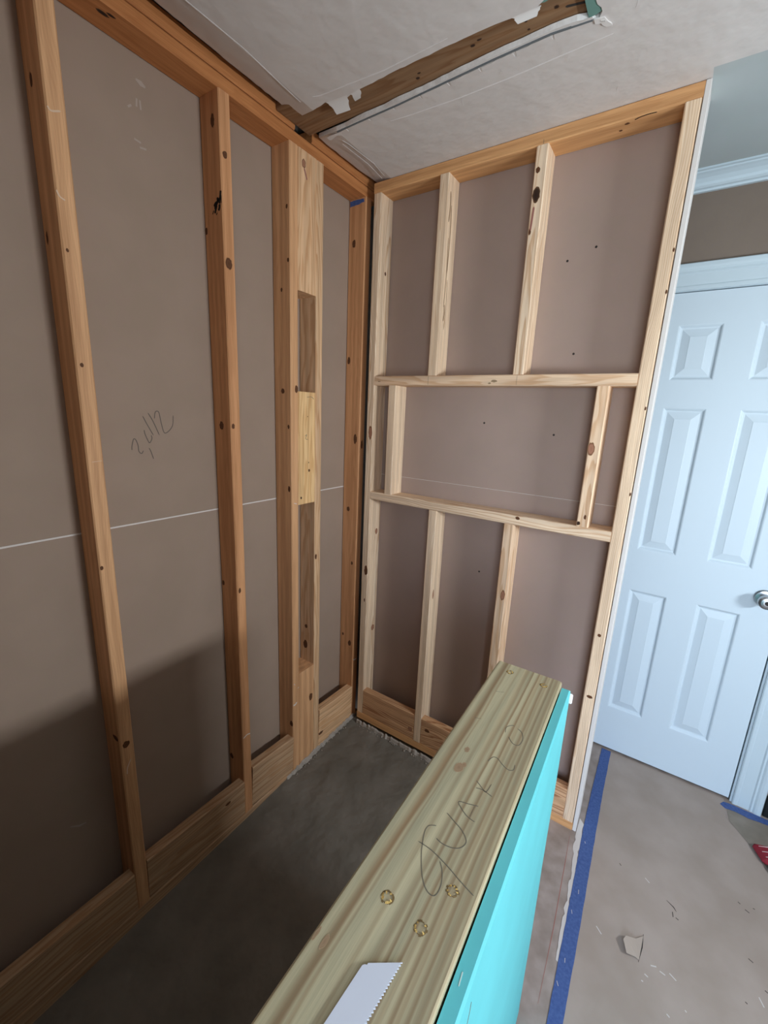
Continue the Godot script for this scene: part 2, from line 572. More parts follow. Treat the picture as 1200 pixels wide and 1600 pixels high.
# ================================================================ the scene
func _ready() -> void:
	rng.seed = 20240
	# ---- camera
	var cam := Camera3D.new()
	cam.name = "camera"
	cam.fov = 100.735
	cam.near = 0.03
	cam.far = 60.0
	cam.transform = Transform3D(Basis(Vector3.UP, 0.586) * Basis(Vector3.RIGHT, -0.2294) * Basis(Vector3.BACK, 0.0444), Vector3(1.1987, 1.5719, 1.5675))
	add_child(cam)
	cam.current = true
	# ---- sky and exposure
	var env := Environment.new()
	var sky := Sky.new()
	var sm := ProceduralSkyMaterial.new()
	sm.sky_top_color = Color(0.62, 0.76, 1.0)
	sm.sky_horizon_color = Color(0.86, 0.92, 1.0)
	sm.ground_horizon_color = Color(0.60, 0.62, 0.62)
	sm.ground_bottom_color = Color(0.40, 0.41, 0.40)
	sm.sky_energy_multiplier = 1.0
	sky.sky_material = sm
	env.background_mode = Environment.BG_SKY
	env.sky = sky
	env.background_energy_multiplier = 4.0
	env.tonemap_mode = Environment.TONE_MAPPER_LINEAR
	env.tonemap_exposure = 1.25
	env.sdfgi_enabled = true
	env.ssao_enabled = true
	env.ssil_enabled = true
	var we := WorldEnvironment.new()
	we.name = "environment"
	we.environment = env
	add_child(we)
	# ---- compact side light in an unseen, added window of the right wall
	var day := AreaLight3D.new()
	day.name = "added_side_light"
	day.area_size = Vector2(0.50, 0.12)
	day.light_color = Color(0.93, 0.97, 1.0)
	day.light_energy = 2.65
	day.area_range = 12.0
	day.shadow_enabled = true
	day.transform = Transform3D(Basis(Vector3.UP, PI / 2), Vector3(2.66, 1.48, 0.65))
	add_child(day)
	# ---- soft fill light added behind the camera, in a made-up doorway
	var rear_fill := AreaLight3D.new()
	rear_fill.name = "added_rear_light"
	rear_fill.area_size = Vector2(1.1, 1.7)
	rear_fill.light_color = Color(0.90, 0.955, 1.0)
	rear_fill.light_energy = 3.1
	rear_fill.area_range = 12.0
	rear_fill.shadow_enabled = true
	rear_fill.transform = Transform3D(Basis.IDENTITY, Vector3(1.95, 1.15, 2.68))
	add_child(rear_fill)

	make_materials()
	build_shell()
	build_back_partition()
	build_left_wall()
	build_door()
	build_half_wall()
	build_floor_things()

# ---------------------------------------------------------------- the shell
const YC := 2.463

func build_shell() -> void:
	# left wall: the brown backs of the drywall sheets of the room behind
	var wl := root("wall_left")
	struct(wl)
	obj("drywall_sheet", box(Vector3(-0.1016, -0.12, -0.0888), Vector3(-0.089, 1.2155, 2.75), 0.001), M.kraft, wl)
	obj("drywall_sheet", box(Vector3(-0.1016, 1.2205, -0.0888), Vector3(-0.089, 2.53, 2.75), 0.001), M.kraft, wl)
	obj("joint_tape", box(Vector3(-0.1010, 1.2155, -0.0888), Vector3(-0.0905, 1.2205, 2.75)), M.chalk, wl)
	obj("wall_core", box(Vector3(-0.20, -0.3, -0.70), Vector3(-0.1018, 2.75, 2.86)), M.wall_plain, wl)
	for s in [[Vector2(2.374, 0.863), Vector2(2.371, 0.85), Vector2(2.368, 0.839)], [Vector2(2.302, 0.888), Vector2(2.310, 0.879)], [Vector2(2.332, 0.864), Vector2(2.313, 0.866)], [Vector2(2.332, 0.856), Vector2(2.311, 0.855)], [Vector2(2.237, 0.878), Vector2(2.235, 0.861)], [Vector2(2.223, 0.865), Vector2(2.226, 0.848)]]:
		obj("plaster_smudge", ribbon(on_x(-0.0889, s), Vector3.RIGHT, 0.013), M.smudge, wl)
	obj("plaster_smudge", ribbon(on_x(-0.0889, [Vector2(0.344, 1.225), Vector2(0.327, 1.202), Vector2(0.323, 1.185)]), Vector3.RIGHT, 0.006), M.smudge, wl)
	for s in [
		[Vector2(1.436, 0.954), Vector2(1.448, 0.953), Vector2(1.467, 0.947), Vector2(1.465, 0.941), Vector2(1.449, 0.936), Vector2(1.432, 0.935), Vector2(1.425, 0.928), Vector2(1.433, 0.922)],
		[Vector2(1.440, 0.905), Vector2(1.429, 0.900), Vector2(1.407, 0.894)],
		[Vector2(1.493, 0.915), Vector2(1.480, 0.913), Vector2(1.459, 0.905), Vector2(1.456, 0.901), Vector2(1.468, 0.894), Vector2(1.477, 0.896)],
		[Vector2(1.533, 0.916), Vector2(1.509, 0.905), Vector2(1.477, 0.889)],
		[Vector2(1.542, 0.900), Vector2(1.518, 0.887), Vector2(1.477, 0.871)],
		[Vector2(1.526, 0.882), Vector2(1.545, 0.878), Vector2(1.545, 0.868), Vector2(1.515, 0.863), Vector2(1.487, 0.857), Vector2(1.484, 0.849), Vector2(1.494, 0.836), Vector2(1.509, 0.827), Vector2(1.536, 0.824)]]:
		obj("pencil_stroke", ribbon(smooth_line(on_x(-0.0889, s)), Vector3.RIGHT, 0.0022), M.pencil_soft, wl)

	# door wall, with the opening for the door
	var wb := root("wall_back")
	struct(wb)
	obj("wall_panel", box(Vector3(-0.1, -0.1, -0.66), Vector3(1.012, 2.6, -0.5602)), M.taupe, wb)
	obj("wall_panel", box(Vector3(1.012, 2.086, -0.66), Vector3(1.664, 2.6, -0.5602)), M.taupe, wb)
	obj("wall_panel", box(Vector3(1.664, -0.1, -0.66), Vector3(2.8, 2.6, -0.5602)), M.taupe, wb)
	obj("closet_back", box(Vector3(1.0, -0.1, -0.70), Vector3(1.68, 2.1, -0.662)), M.taupe, wb)
	# right wall, with an unseen window added for the side light
	var wr := root("wall_right")
	struct(wr)
	var z0 := 0.37
	var z1 := 0.93
	var y0 := 1.39
	var y1 := 1.57
	obj("wall_panel", box(Vector3(2.70, -0.1, -0.66), Vector3(2.80, y0, 2.86)), M.taupe, wr)
	obj("wall_panel", box(Vector3(2.70, y1, -0.66), Vector3(2.80, 2.6, 2.86)), M.taupe, wr)
	obj("wall_panel", box(Vector3(2.70, y0, -0.66), Vector3(2.80, y1, z0)), M.taupe, wr)
	obj("wall_panel", box(Vector3(2.70, y0, z1), Vector3(2.80, y1, 2.86)), M.taupe, wr)
	var win := root("added_window_1")
	struct(win)
	var st := begin()
	for b in [[y0, y0 + 0.02, z0, z1], [y1 - 0.02, y1, z0, z1], [y0 + 0.02, y1 - 0.02, z0, z0 + 0.02], [y0 + 0.02, y1 - 0.02, z1 - 0.02, z1], [y0 + 0.02, y1 - 0.02, (z0 + z1) / 2 - 0.015, (z0 + z1) / 2 + 0.015]]:
		box_into(st, Vector3(2.72, b[0], b[2]), Vector3(2.77, b[1], b[3]), 0.003)
	obj("added_window_frame", st.commit(), M.trim, win)
	obj("added_window_pane", box(Vector3(2.742, y0 + 0.02, z0 + 0.02), Vector3(2.746, y1 - 0.02, (z0 + z1) / 2 - 0.015)), M.glass, win)
	obj("added_window_pane", box(Vector3(2.742, y0 + 0.02, (z0 + z1) / 2 + 0.015), Vector3(2.746, y1 - 0.02, z1 - 0.02)), M.glass, win)
	# rear wall behind the camera, with a made-up opening for the fill light
	var rear := root("wall_rear")
	struct(rear)
	obj("wall_panel", box(Vector3(-0.1, -0.3, 2.75), Vector3(1.35, 2.6, 2.86)), M.wall_plain, rear)
	obj("wall_panel", box(Vector3(2.55, -0.1, 2.75), Vector3(2.7, 2.6, 2.86)), M.wall_plain, rear)
	obj("wall_panel", box(Vector3(1.35, 2.05, 2.75), Vector3(2.55, 2.6, 2.86)), M.wall_plain, rear)
	# unseen wall added beside the camera to shade the near left studs
	var wn := root("added_wall_front")
	struct(wn)
	obj("drywall_sheet", box(Vector3(0.002, -0.20, 1.63), Vector3(1.10, 2.4625, 1.73), 0.002), M.wall_plain, wn)
	# floor slab under the bathroom side, and the deck under the shower
	var fl := root("floor")
	struct(fl)
	obj("floor_slab", box(Vector3(0.93, -0.12, -0.66), Vector3(2.80, 0.0, 2.86)), M.subfloor, fl)
	obj("floor_slab", box(Vector3(-0.2, -0.30, -0.66), Vector3(0.93, -0.25, 2.86)), M.subfloor, fl)

	# ceiling: one ragged sheet with the slot that was cut out of it
	var far_edge := rough_line([Vector2(0.12, 0.3245), Vector2(0.159, 0.324), Vector2(0.24, 0.331), Vector2(0.313, 0.330), Vector2(0.345, 0.334), Vector2(0.448, 0.336), Vector2(0.57, 0.345), Vector2(0.709, 0.350), Vector2(0.801, 0.352), Vector2(0.858, 0.348), Vector2(0.889, 0.338)], 0.02, 0.0011)
	var right_end := rough_line([Vector2(0.900, 0.326), Vector2(0.911, 0.345), Vector2(0.903, 0.381), Vector2(0.909, 0.41), Vector2(0.898, 0.445)], 0.012, 0.002)
	var near_edge := rough_line([Vector2(0.84, 0.447), Vector2(0.807, 0.437), Vector2(0.783, 0.425), Vector2(0.735, 0.43), Vector2(0.674, 0.435), Vector2(0.579, 0.437), Vector2(0.468, 0.436), Vector2(0.293, 0.432), Vector2(0.262, 0.428), Vector2(0.235, 0.420), Vector2(0.175, 0.441), Vector2(0.12, 0.434)], 0.016, 0.0016)
	var poly := PackedVector2Array([Vector2(0.12, -0.1016)] + far_edge + right_end + near_edge + [Vector2(0.12, 1.629), Vector2(1.101, 1.629), Vector2(1.101, 1.731), Vector2(0.12, 1.731), Vector2(0.12, 2.75), Vector2(2.70, 2.75), Vector2(2.70, 0.036), Vector2(1.128, 0.036), Vector2(1.128, -0.1016)])
	var ce := root("ceiling")
	struct(ce)
	var sheet := obj("drywall_sheet", slab(poly, YC, YC + 0.0127), null, ce)
	sheet.set_surface_override_material(0, M.ceiling)
	sheet.set_surface_override_material(1, M.gypsum)
	# the strips along the left wall, a bend added so that light reaches the upper plate
	for run in [[Vector2(0.052, -0.1016), Vector2(0.052, -0.004), Vector2(0.043, 0.10), Vector2(0.043, 0.16), Vector2(0.042, 0.25), Vector2(0.044, 0.3245)], [Vector2(0.056, 0.4335), Vector2(0.052, 0.594), Vector2(0.054, 0.753), Vector2(0.056, 0.887), Vector2(0.05, 1.25), Vector2(0.05, 1.629)]]:
		var r := rough_line(run, 0.016, 0.0016)
		var lip := obj("drywall_strip", bent_strip(r), null, ce)
		lip.set_surface_override_material(0, M.ceiling)
		lip.set_surface_override_material(1, M.gypsum)
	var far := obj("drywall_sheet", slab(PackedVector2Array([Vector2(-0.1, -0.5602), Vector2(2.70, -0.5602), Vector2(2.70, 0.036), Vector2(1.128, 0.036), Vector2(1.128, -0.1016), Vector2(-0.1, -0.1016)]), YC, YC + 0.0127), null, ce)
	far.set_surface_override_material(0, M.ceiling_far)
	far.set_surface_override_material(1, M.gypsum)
	obj("added_deck", box(Vector3(-0.20, 2.601, -0.70), Vector3(2.80, 2.70, 2.86)), M.wall_plain, ce)  # unseen deck, added to keep light out above the ceiling
	# scored lines where the old tape was cut along the edges
	for s in [
		[Vector2(0.120, 1.6), Vector2(0.120, 0.848), Vector2(0.125, 0.695), Vector2(0.116, 0.55), Vector2(0.113, 0.480)],
		[Vector2(0.16, 0.478), Vector2(0.18, 0.470), Vector2(0.30, 0.461), Vector2(0.395, 0.453), Vector2(0.585, 0.457)],
		[Vector2(0.105, 0.275), Vector2(0.111, 0.248), Vector2(0.119, 0.111), Vector2(0.106, 0.022)],
		[Vector2(0.093, 0.26), Vector2(0.099, 0.12), Vector2(0.088, 0.012)],
		[Vector2(0.30, 0.275), Vector2(0.365, 0.268), Vector2(0.531, 0.259), Vector2(0.68, 0.260), Vector2(0.80, 0.266), Vector2(0.925, 0.271)],
		[Vector2(0.531, 0.252), Vector2(0.524, 0.226)],
		[Vector2(0.984, 0.345), Vector2(0.975, 0.318)], [Vector2(0.915, 0.084), Vector2(0.911, 0.066)]]:
		obj("tape_ridge", ribbon(on_y(YC, s), Vector3.DOWN, 0.0028, 0.0007), M.seam, ce)
	# torn face paper and a dark line painted for the shadow gap along the far edge of the slot
	for k in 9:
		var x := 0.07 + k * 0.092
		var e := rough_line([Vector2(x, 0.314 + 0.0032 * k), Vector2(x + 0.084, 0.317 + 0.0032 * k)], 0.014, 0.002)
		var f := rough_line([Vector2(x + 0.086, 0.304 + 0.0032 * k), Vector2(x - 0.002, 0.300 + 0.0032 * k)], 0.012, 0.005)
		obj("torn_paper", slab(PackedVector2Array(e + f), YC - 0.0016 + rng.randf() * 0.0006, YC - 0.0002), M.ceiling, ce)
	obj("shadow_gap_line", ribbon(on_y(YC, [Vector2(0.12, 0.3195), Vector2(0.24, 0.323), Vector2(0.36, 0.3255), Vector2(0.50, 0.333), Vector2(0.66, 0.341), Vector2(0.80, 0.344), Vector2(0.89, 0.334)]), Vector3.DOWN, 0.0045, 0.0022, false), M.shadow_grey, ce)
	flap(ce, Vector3(0.178, YC, 0.439), Vector3(0.250, YC, 0.432), 0.034, 0.016)
	flap(ce, Vector3(0.262, YC, 0.429), Vector3(0.300, YC, 0.433), 0.014, 0.012)
	flap(ce, Vector3(0.735, YC, 0.431), Vector3(0.80, YC, 0.428), 0.012, 0.008)
	flap(ce, Vector3(0.905, YC, 0.318), Vector3(0.918, YC, 0.312), -0.010, 0.006)
	obj("torn_paper", slab(PackedVector2Array(rough_line([Vector2(0.893, 0.336), Vector2(0.914, 0.330), Vector2(0.926, 0.30), Vector2(0.915, 0.302), Vector2(0.905, 0.318), Vector2(0.893, 0.322)], 0.008, 0.002)), YC - 0.003, YC - 0.0003), M.paper_white, ce)
	obj("torn_backing", slab(PackedVector2Array(rough_line([Vector2(0.882, 0.34), Vector2(0.9105, 0.345), Vector2(0.905, 0.41), Vector2(0.882, 0.44)], 0.01, 0.002)), YC + 0.002, YC + 0.011), M.green_paper, ce)
	obj("torn_backing", slab(PackedVector2Array(rough_line([Vector2(0.80, 0.432), Vector2(0.86, 0.428), Vector2(0.87, 0.45), Vector2(0.80, 0.45)], 0.01, 0.002)), YC + 0.001, YC + 0.011), M.green_paper, ce)
	# the rough timber that shows through the slot
	var j := lumber("ceiling_joist", Vector3(0.004, YC + 0.034, 0.400), Vector3(1.25, YC + 0.034, 0.400), Vector3.UP, 0.038, 0.150, M.joist)
	tag(j, "brown rough timber showing through the slot cut in the ceiling", "joist")
	for k in [[0.62, 0.387, 0.005, 0.007], [0.448, 0.364, 0.005, 0.006], [0.821, 0.388, 0.005, 0.006], [0.752, 0.387, 0.003, 0.004], [0.752, 0.362, 0.003, 0.004], [0.64, 0.395, 0.003, 0.007], [0.46, 0.378, 0.003, 0.006]]:
		knot(j, Vector3(k[0], YC + 0.015, k[1]), Vector3.DOWN, k[2], k[3], 2)
	mark(j, "saw_gouge", on_y(YC + 0.015, [Vector2(0.838, 0.378), Vector2(0.865, 0.371), Vector2(0.885, 0.366)]), Vector3.DOWN, 0.006, M.scuff)

	# crown moulding on the door wall
	var crown := [Vector2(0, 0), Vector2(0.012, 0.0), Vector2(0.015, 0.006), Vector2(0.024, 0.008), Vector2(0.030, 0.013), Vector2(0.034, 0.021), Vector2(0.046, 0.031), Vector2(0.060, 0.037), Vector2(0.070, 0.040), Vector2(0.073, 0.043), Vector2(0.083, 0.044), Vector2(0.083, 0.0495), Vector2(0, 0.0495)]
	struct(obj("trim_1", moulding(crown, Vector3(0.85, YC - 0.05, -0.5602), Vector3(2.70, YC - 0.05, -0.5602), Vector3.BACK, Vector3.UP), M.trim))

func bent_strip(r: Array) -> ArrayMesh:
	var st := begin()
	var s2 := begin()
	var q := []
	for p in r:   # along the sight line the bent edge stands where the flat edge would
		var x: float = p.x - 0.026
		var z: float = p.y - (1.5675 - p.y) * 0.0226
		q.append([Vector3(x, YC + 0.021, z), Vector3(0.12, YC, p.y), Vector3(0.12, YC + 0.0127, p.y), Vector3(x, YC + 0.0337, z)])
	for i in q.size() - 1:
		flat(st, q[i][0], q[i + 1][0], q[i + 1][1], q[i][1], Vector3.DOWN)
		flat(st, q[i][3], q[i + 1][3], q[i + 1][2], q[i][2], Vector3.UP)
		flat(s2, q[i][0], q[i + 1][0], q[i + 1][3], q[i][3], Vector3.LEFT)
	for k in [0, q.size() - 1]:
		flat(s2, q[k][0], q[k][1], q[k][2], q[k][3], Vector3.FORWARD if k == 0 else Vector3.BACK)
	var m := st.commit()
	s2.commit(m)
	return m

func flap(parent: Node3D, a: Vector3, b: Vector3, out: float, drop: float) -> void:
	var st := begin()
	var n := 6
	var prev := []
	for k in n + 1:
		var t := float(k) / n
		var d := Vector3(0, -drop * t * t, -out * t)
		var c := (1.0 - 0.35 * t)
		var mid := (a + b) / 2.0
		var p := mid + (a - mid) * c + d + Vector3(rng.randf_range(-1, 1), 0, 0) * 0.002
		var q := mid + (b - mid) * c + d + Vector3(rng.randf_range(-1, 1), 0, 0) * 0.002
		if k > 0:
			flat(st, prev[0], prev[1], q, p, Vector3.DOWN)
			flat(st, prev[0] + Vector3.UP * 0.0012, prev[1] + Vector3.UP * 0.0012, q + Vector3.UP * 0.0012, p + Vector3.UP * 0.0012, Vector3.UP)
			flat(st, prev[0], p, p + Vector3.UP * 0.0012, prev[0] + Vector3.UP * 0.0012, Vector3.LEFT)
			flat(st, prev[1], q, q + Vector3.UP * 0.0012, prev[1] + Vector3.UP * 0.0012, Vector3.RIGHT)
		prev = [p, q]
	obj("paper_flap", st.commit(), M.paper_white, parent)

# ---------------------------------------------------------------- the back partition of the shower
const XE := 0.0426
const XI := 1.0746
const XI2 := 1.1126
const YP := 0.034       # top of the bottom plate
const YT := 2.423       # underside of the top plate
const Y1 := 1.6864
const Y1T := 1.7250
const Y2 := 1.1801
const Y2T := 1.2173

func build_back_partition() -> void:
	var wp := root("wall_partition")
	struct(wp)
	obj("gap_shade_panel", box(Vector3(-0.1017, -0.1, -0.40), Vector3(0.060, 2.4625, -0.39)), M.gap_shade, wp)  # panels added with shade in their colour, to keep the corner gap black
	obj("gap_shade_panel", box(Vector3(0.044, -0.1, -0.39), Vector3(0.060, 2.4625, -0.1018)), M.gap_shade, wp)
	obj("drywall_sheet", box(Vector3(0.0426, 0.0, -0.1016), Vector3(1.1144, 1.2885, -0.0889), 0.001), M.kraft_b, wp)
	obj("drywall_sheet", box(Vector3(0.0426, 1.2900, -0.1016), Vector3(1.1144, 2.4625, -0.0889), 0.001), M.kraft_b, wp)
	obj("joint_tape", box(Vector3(0.0426, 1.2885, -0.1010), Vector3(1.1144, 1.2900, -0.0893)), M.chalk, wp)
	obj("drywall_edge", box(Vector3(1.1146, 0.002, -0.1016), Vector3(1.1275, 2.4615, 0.0), 0.0012), M.paper_white, wp)
	for p in [[0.80, 2.10], [0.885, 2.13], [0.86, 1.80], [0.56, 1.55], [0.70, 0.72], [0.83, 1.52], [0.60, 0.93]]:
		obj("nail_tip", lathe([Vector2(0.004, 0.0), Vector2(0.002, 0.0012), Vector2(0.0, 0.0014)], 8), M.scuff, wp).transform = Transform3D(Basis(Vector3.RIGHT, PI / 2), Vector3(p[0], p[1], -0.0888))

	var tp := rail("top_plate", Vector3(XE, YT, -0.0886), Vector3(XI2 + 0.0016, YC - 0.0005, 0.0), 0, M.plate, "honey-coloured top plate of the back wall against the ceiling", "top plate", "plates")
	mark(tp, "gouge", [Vector3(0.955, YT, -0.012), Vector3(0.97, YT, -0.006), Vector3(0.99, YT, -0.004), Vector3(1.01, YT, -0.006)], Vector3.DOWN, 0.0035, M.hole)
	knot(tp, Vector3(0.935, YT, -0.020), Vector3.DOWN, 0.005, 0.007, 0)
	knot(tp, Vector3(0.916, YT, -0.045), Vector3.DOWN, 0.004, 0.005, 0)
	mark(tp, "pencil_stroke", [Vector3(0.703, 2.424, 0.0), Vector3(0.703, 2.436, 0.0)], Vector3.BACK, 0.002, M.pencil)
	rail("bottom_plate", Vector3(XE, -0.006, -0.0886), Vector3(XI2 + 0.0016, YP, 0.0), 0, M.plate, "reddish bottom plate under the back wall at the end of the shower", "bottom plate", "plates")

	var e := back_stud(XE, YP, YT, M.pine, "full-height pale stud of the back wall beside the dark gap in the corner", 0.036)
	knot(e, Vector3(0.066, 1.483, 0.0), Vector3.BACK, 0.010, 0.030, 1)
	knot(e, Vector3(0.069, 0.828, 0.0), Vector3.BACK, 0.010, 0.024, 0)
	knot(e, Vector3(0.066, 0.672, 0.0), Vector3.BACK, 0.003, 0.010, 0)
	knot(e, Vector3(0.0786, 1.014, -0.060), Vector3.RIGHT, 0.010, 0.014, 1)
	knot(e, Vector3(0.0786, 0.504, -0.061), Vector3.RIGHT, 0.012, 0.016, 1)
	knot(e, Vector3(0.0786, 2.141, -0.049), Vector3.RIGHT, 0.006, 0.008, 0)
	var f := back_stud(0.3376, Y1T, YT, M.pine_straight, "short pale stud with a weathered side, above the back wall's upper rail")
	for q in [[2.37, 2.27, -0.020, 0.007], [2.33, 2.10, -0.034, 0.006], [2.22, 1.98, -0.026, 0.005], [2.08, 1.90, -0.040, 0.004], [1.99, 1.93, -0.030, 0.008]]:
		mark(f, "dark_stain", [Vector3(0.3756, q[0], q[2]), Vector3(0.3756, (q[0] + q[1]) / 2.0, q[2] - 0.004), Vector3(0.3756, q[1], q[2] + 0.002)], Vector3.RIGHT, q[3], M.stain, 0.0003)
	var h := back_stud(0.6818, Y1T, YT, M.pine, "short stud with a large dark knot, above the back wall's upper rail")
	knot(h, Vector3(0.697, 2.283, 0.0), Vector3.BACK, 0.012, 0.022, 2)
	knot(h, Vector3(0.694, 2.354, 0.0), Vector3.BACK, 0.007, 0.009, 0)
	knot(h, Vector3(0.689, 2.178, 0.0), Vector3.BACK, 0.004, 0.010, 0)
	mark(h, "resin_streak", [Vector3(0.694, 2.25, 0), Vector3(0.692, 2.21, 0), Vector3(0.690, 2.18, 0)], Vector3.BACK, 0.006, M.red_chalk)
	var g := back_stud(0.3848, YP, Y2, M.pine_straight, "left of the two lower studs of the back wall, half cased by the base blocks")
	knot(g, Vector3(0.4228, 0.796, -0.025), Vector3.RIGHT, 0.006, 0.022, 1)
	var n := back_stud(0.7109, YP, Y2, M.pine_b, "right lower stud of the back wall running down behind the end of the half wall")
	knot(n, Vector3(0.738, 0.891, 0.0), Vector3.BACK, 0.009, 0.022, 1)
	var l := back_stud(0.1527, Y2T, Y1, M.pine_straight, "short striped stud at the left end of the niche between the two rails")
	l.name = numbered("cripple_stud")
	var m := back_stud(0.9632, Y2T, Y1, M.pine_b, "short stud with a reddish knot at the right end of the niche between rails")
	m.name = numbered("cripple_stud")
	knot(m, Vector3(0.9745, 1.485, 0.0), Vector3.BACK, 0.011, 0.022, 1)
	knot(m, Vector3(0.970, 1.228, 0.0), Vector3.BACK, 0.006, 0.007, 2)
	knot(m, Vector3(0.988, 1.253, 0.0), Vector3.BACK, 0.004, 0.008, 0)
	var i := back_stud(XI, YP, YT, M.pine_straight, "full-height pale end stud of the back wall next to the white door")
	knot(i, Vector3(1.095, 0.595, 0.0), Vector3.BACK, 0.010, 0.006, 0)
	knot(i, Vector3(1.092, 0.841, 0.0), Vector3.BACK, 0.006, 0.006, 0)
	for y in [1.62, 1.35, 2.06, 1.95]:
		knot(i, Vector3(1.109, y, 0.0), Vector3.BACK, 0.0025, 0.006, 0)
	var up := rail("rail", Vector3(XE + 0.036, Y1, -0.0886), Vector3(XI, Y1T, 0.0), 0, M.pine_b, "upper horizontal rail of the back wall, seen edge on above the niche", "rail", "rails of the back wall")
	knot(up, Vector3(0.617, 1.703, 0.0), Vector3.BACK, 0.005, 0.012, 3)
	knot(up, Vector3(0.600, 1.695, 0.0), Vector3.BACK, 0.003, 0.006, 3)
	for x in [0.10, 0.107]:
		knot(up, Vector3(x, 1.703, 0.0), Vector3.BACK, 0.002, 0.002, 2)
	mark(up, "pencil_stroke", [Vector3(0.343, 1.69, 0.0), Vector3(0.343, 1.722, 0.0)], Vector3.BACK, 0.0015, M.pencil)
	mark(up, "pencil_stroke", [Vector3(0.70, 1.69, 0.0), Vector3(0.70, 1.722, 0.0)], Vector3.BACK, 0.0015, M.pencil)
	var lo := rail("rail", Vector3(XE + 0.036, Y2, -0.0886), Vector3(XI, Y2T, 0.0), 0, M.pine, "lower horizontal rail of the back wall, its top face showing under the niche", "rail", "rails of the back wall")
	knot(lo, Vector3(0.76, 1.209, 0.0), Vector3.BACK, 0.006, 0.008, 0)
	# blocks on edge between the feet of the studs
	var b1 := rail("base_block", Vector3(XE + 0.036, YP, -0.038), Vector3(0.3848, 0.171, 0.0), 0, M.pine_red, "swirl-grained base block of the back wall next to the shower corner", "blocking", "base blocks of the back wall")
	knot(b1, Vector3(0.366, 0.085, 0.0), Vector3.BACK, 0.012, 0.012, 1)
	var b2 := rail("base_block", Vector3(0.4228, YP, -0.038), Vector3(0.7109, 0.171, 0.0), 0, M.pine_red, "knotty base block of the back wall half hidden behind the half wall", "blocking", "base blocks of the back wall")
	knot(b2, Vector3(0.456, 0.120, 0.0), Vector3.BACK, 0.008, 0.014, 0)
	rail("base_block", Vector3(0.7489, YP, -0.038), Vector3(XI, 0.171, 0.0), 0, M.pine_red, "base block of the back wall at the foot of its end stud", "blocking", "base blocks of the back wall")

# ---------------------------------------------------------------- the framing of the left wall
const ZA := 1.1060
const ZB := 0.6830
const ZC := 0.4173
const ZC2 := 0.2849
const ZD := -0.0061
const LB := -0.042      # top of the left bottom plate
const LT := 2.4273      # underside of the left top plates

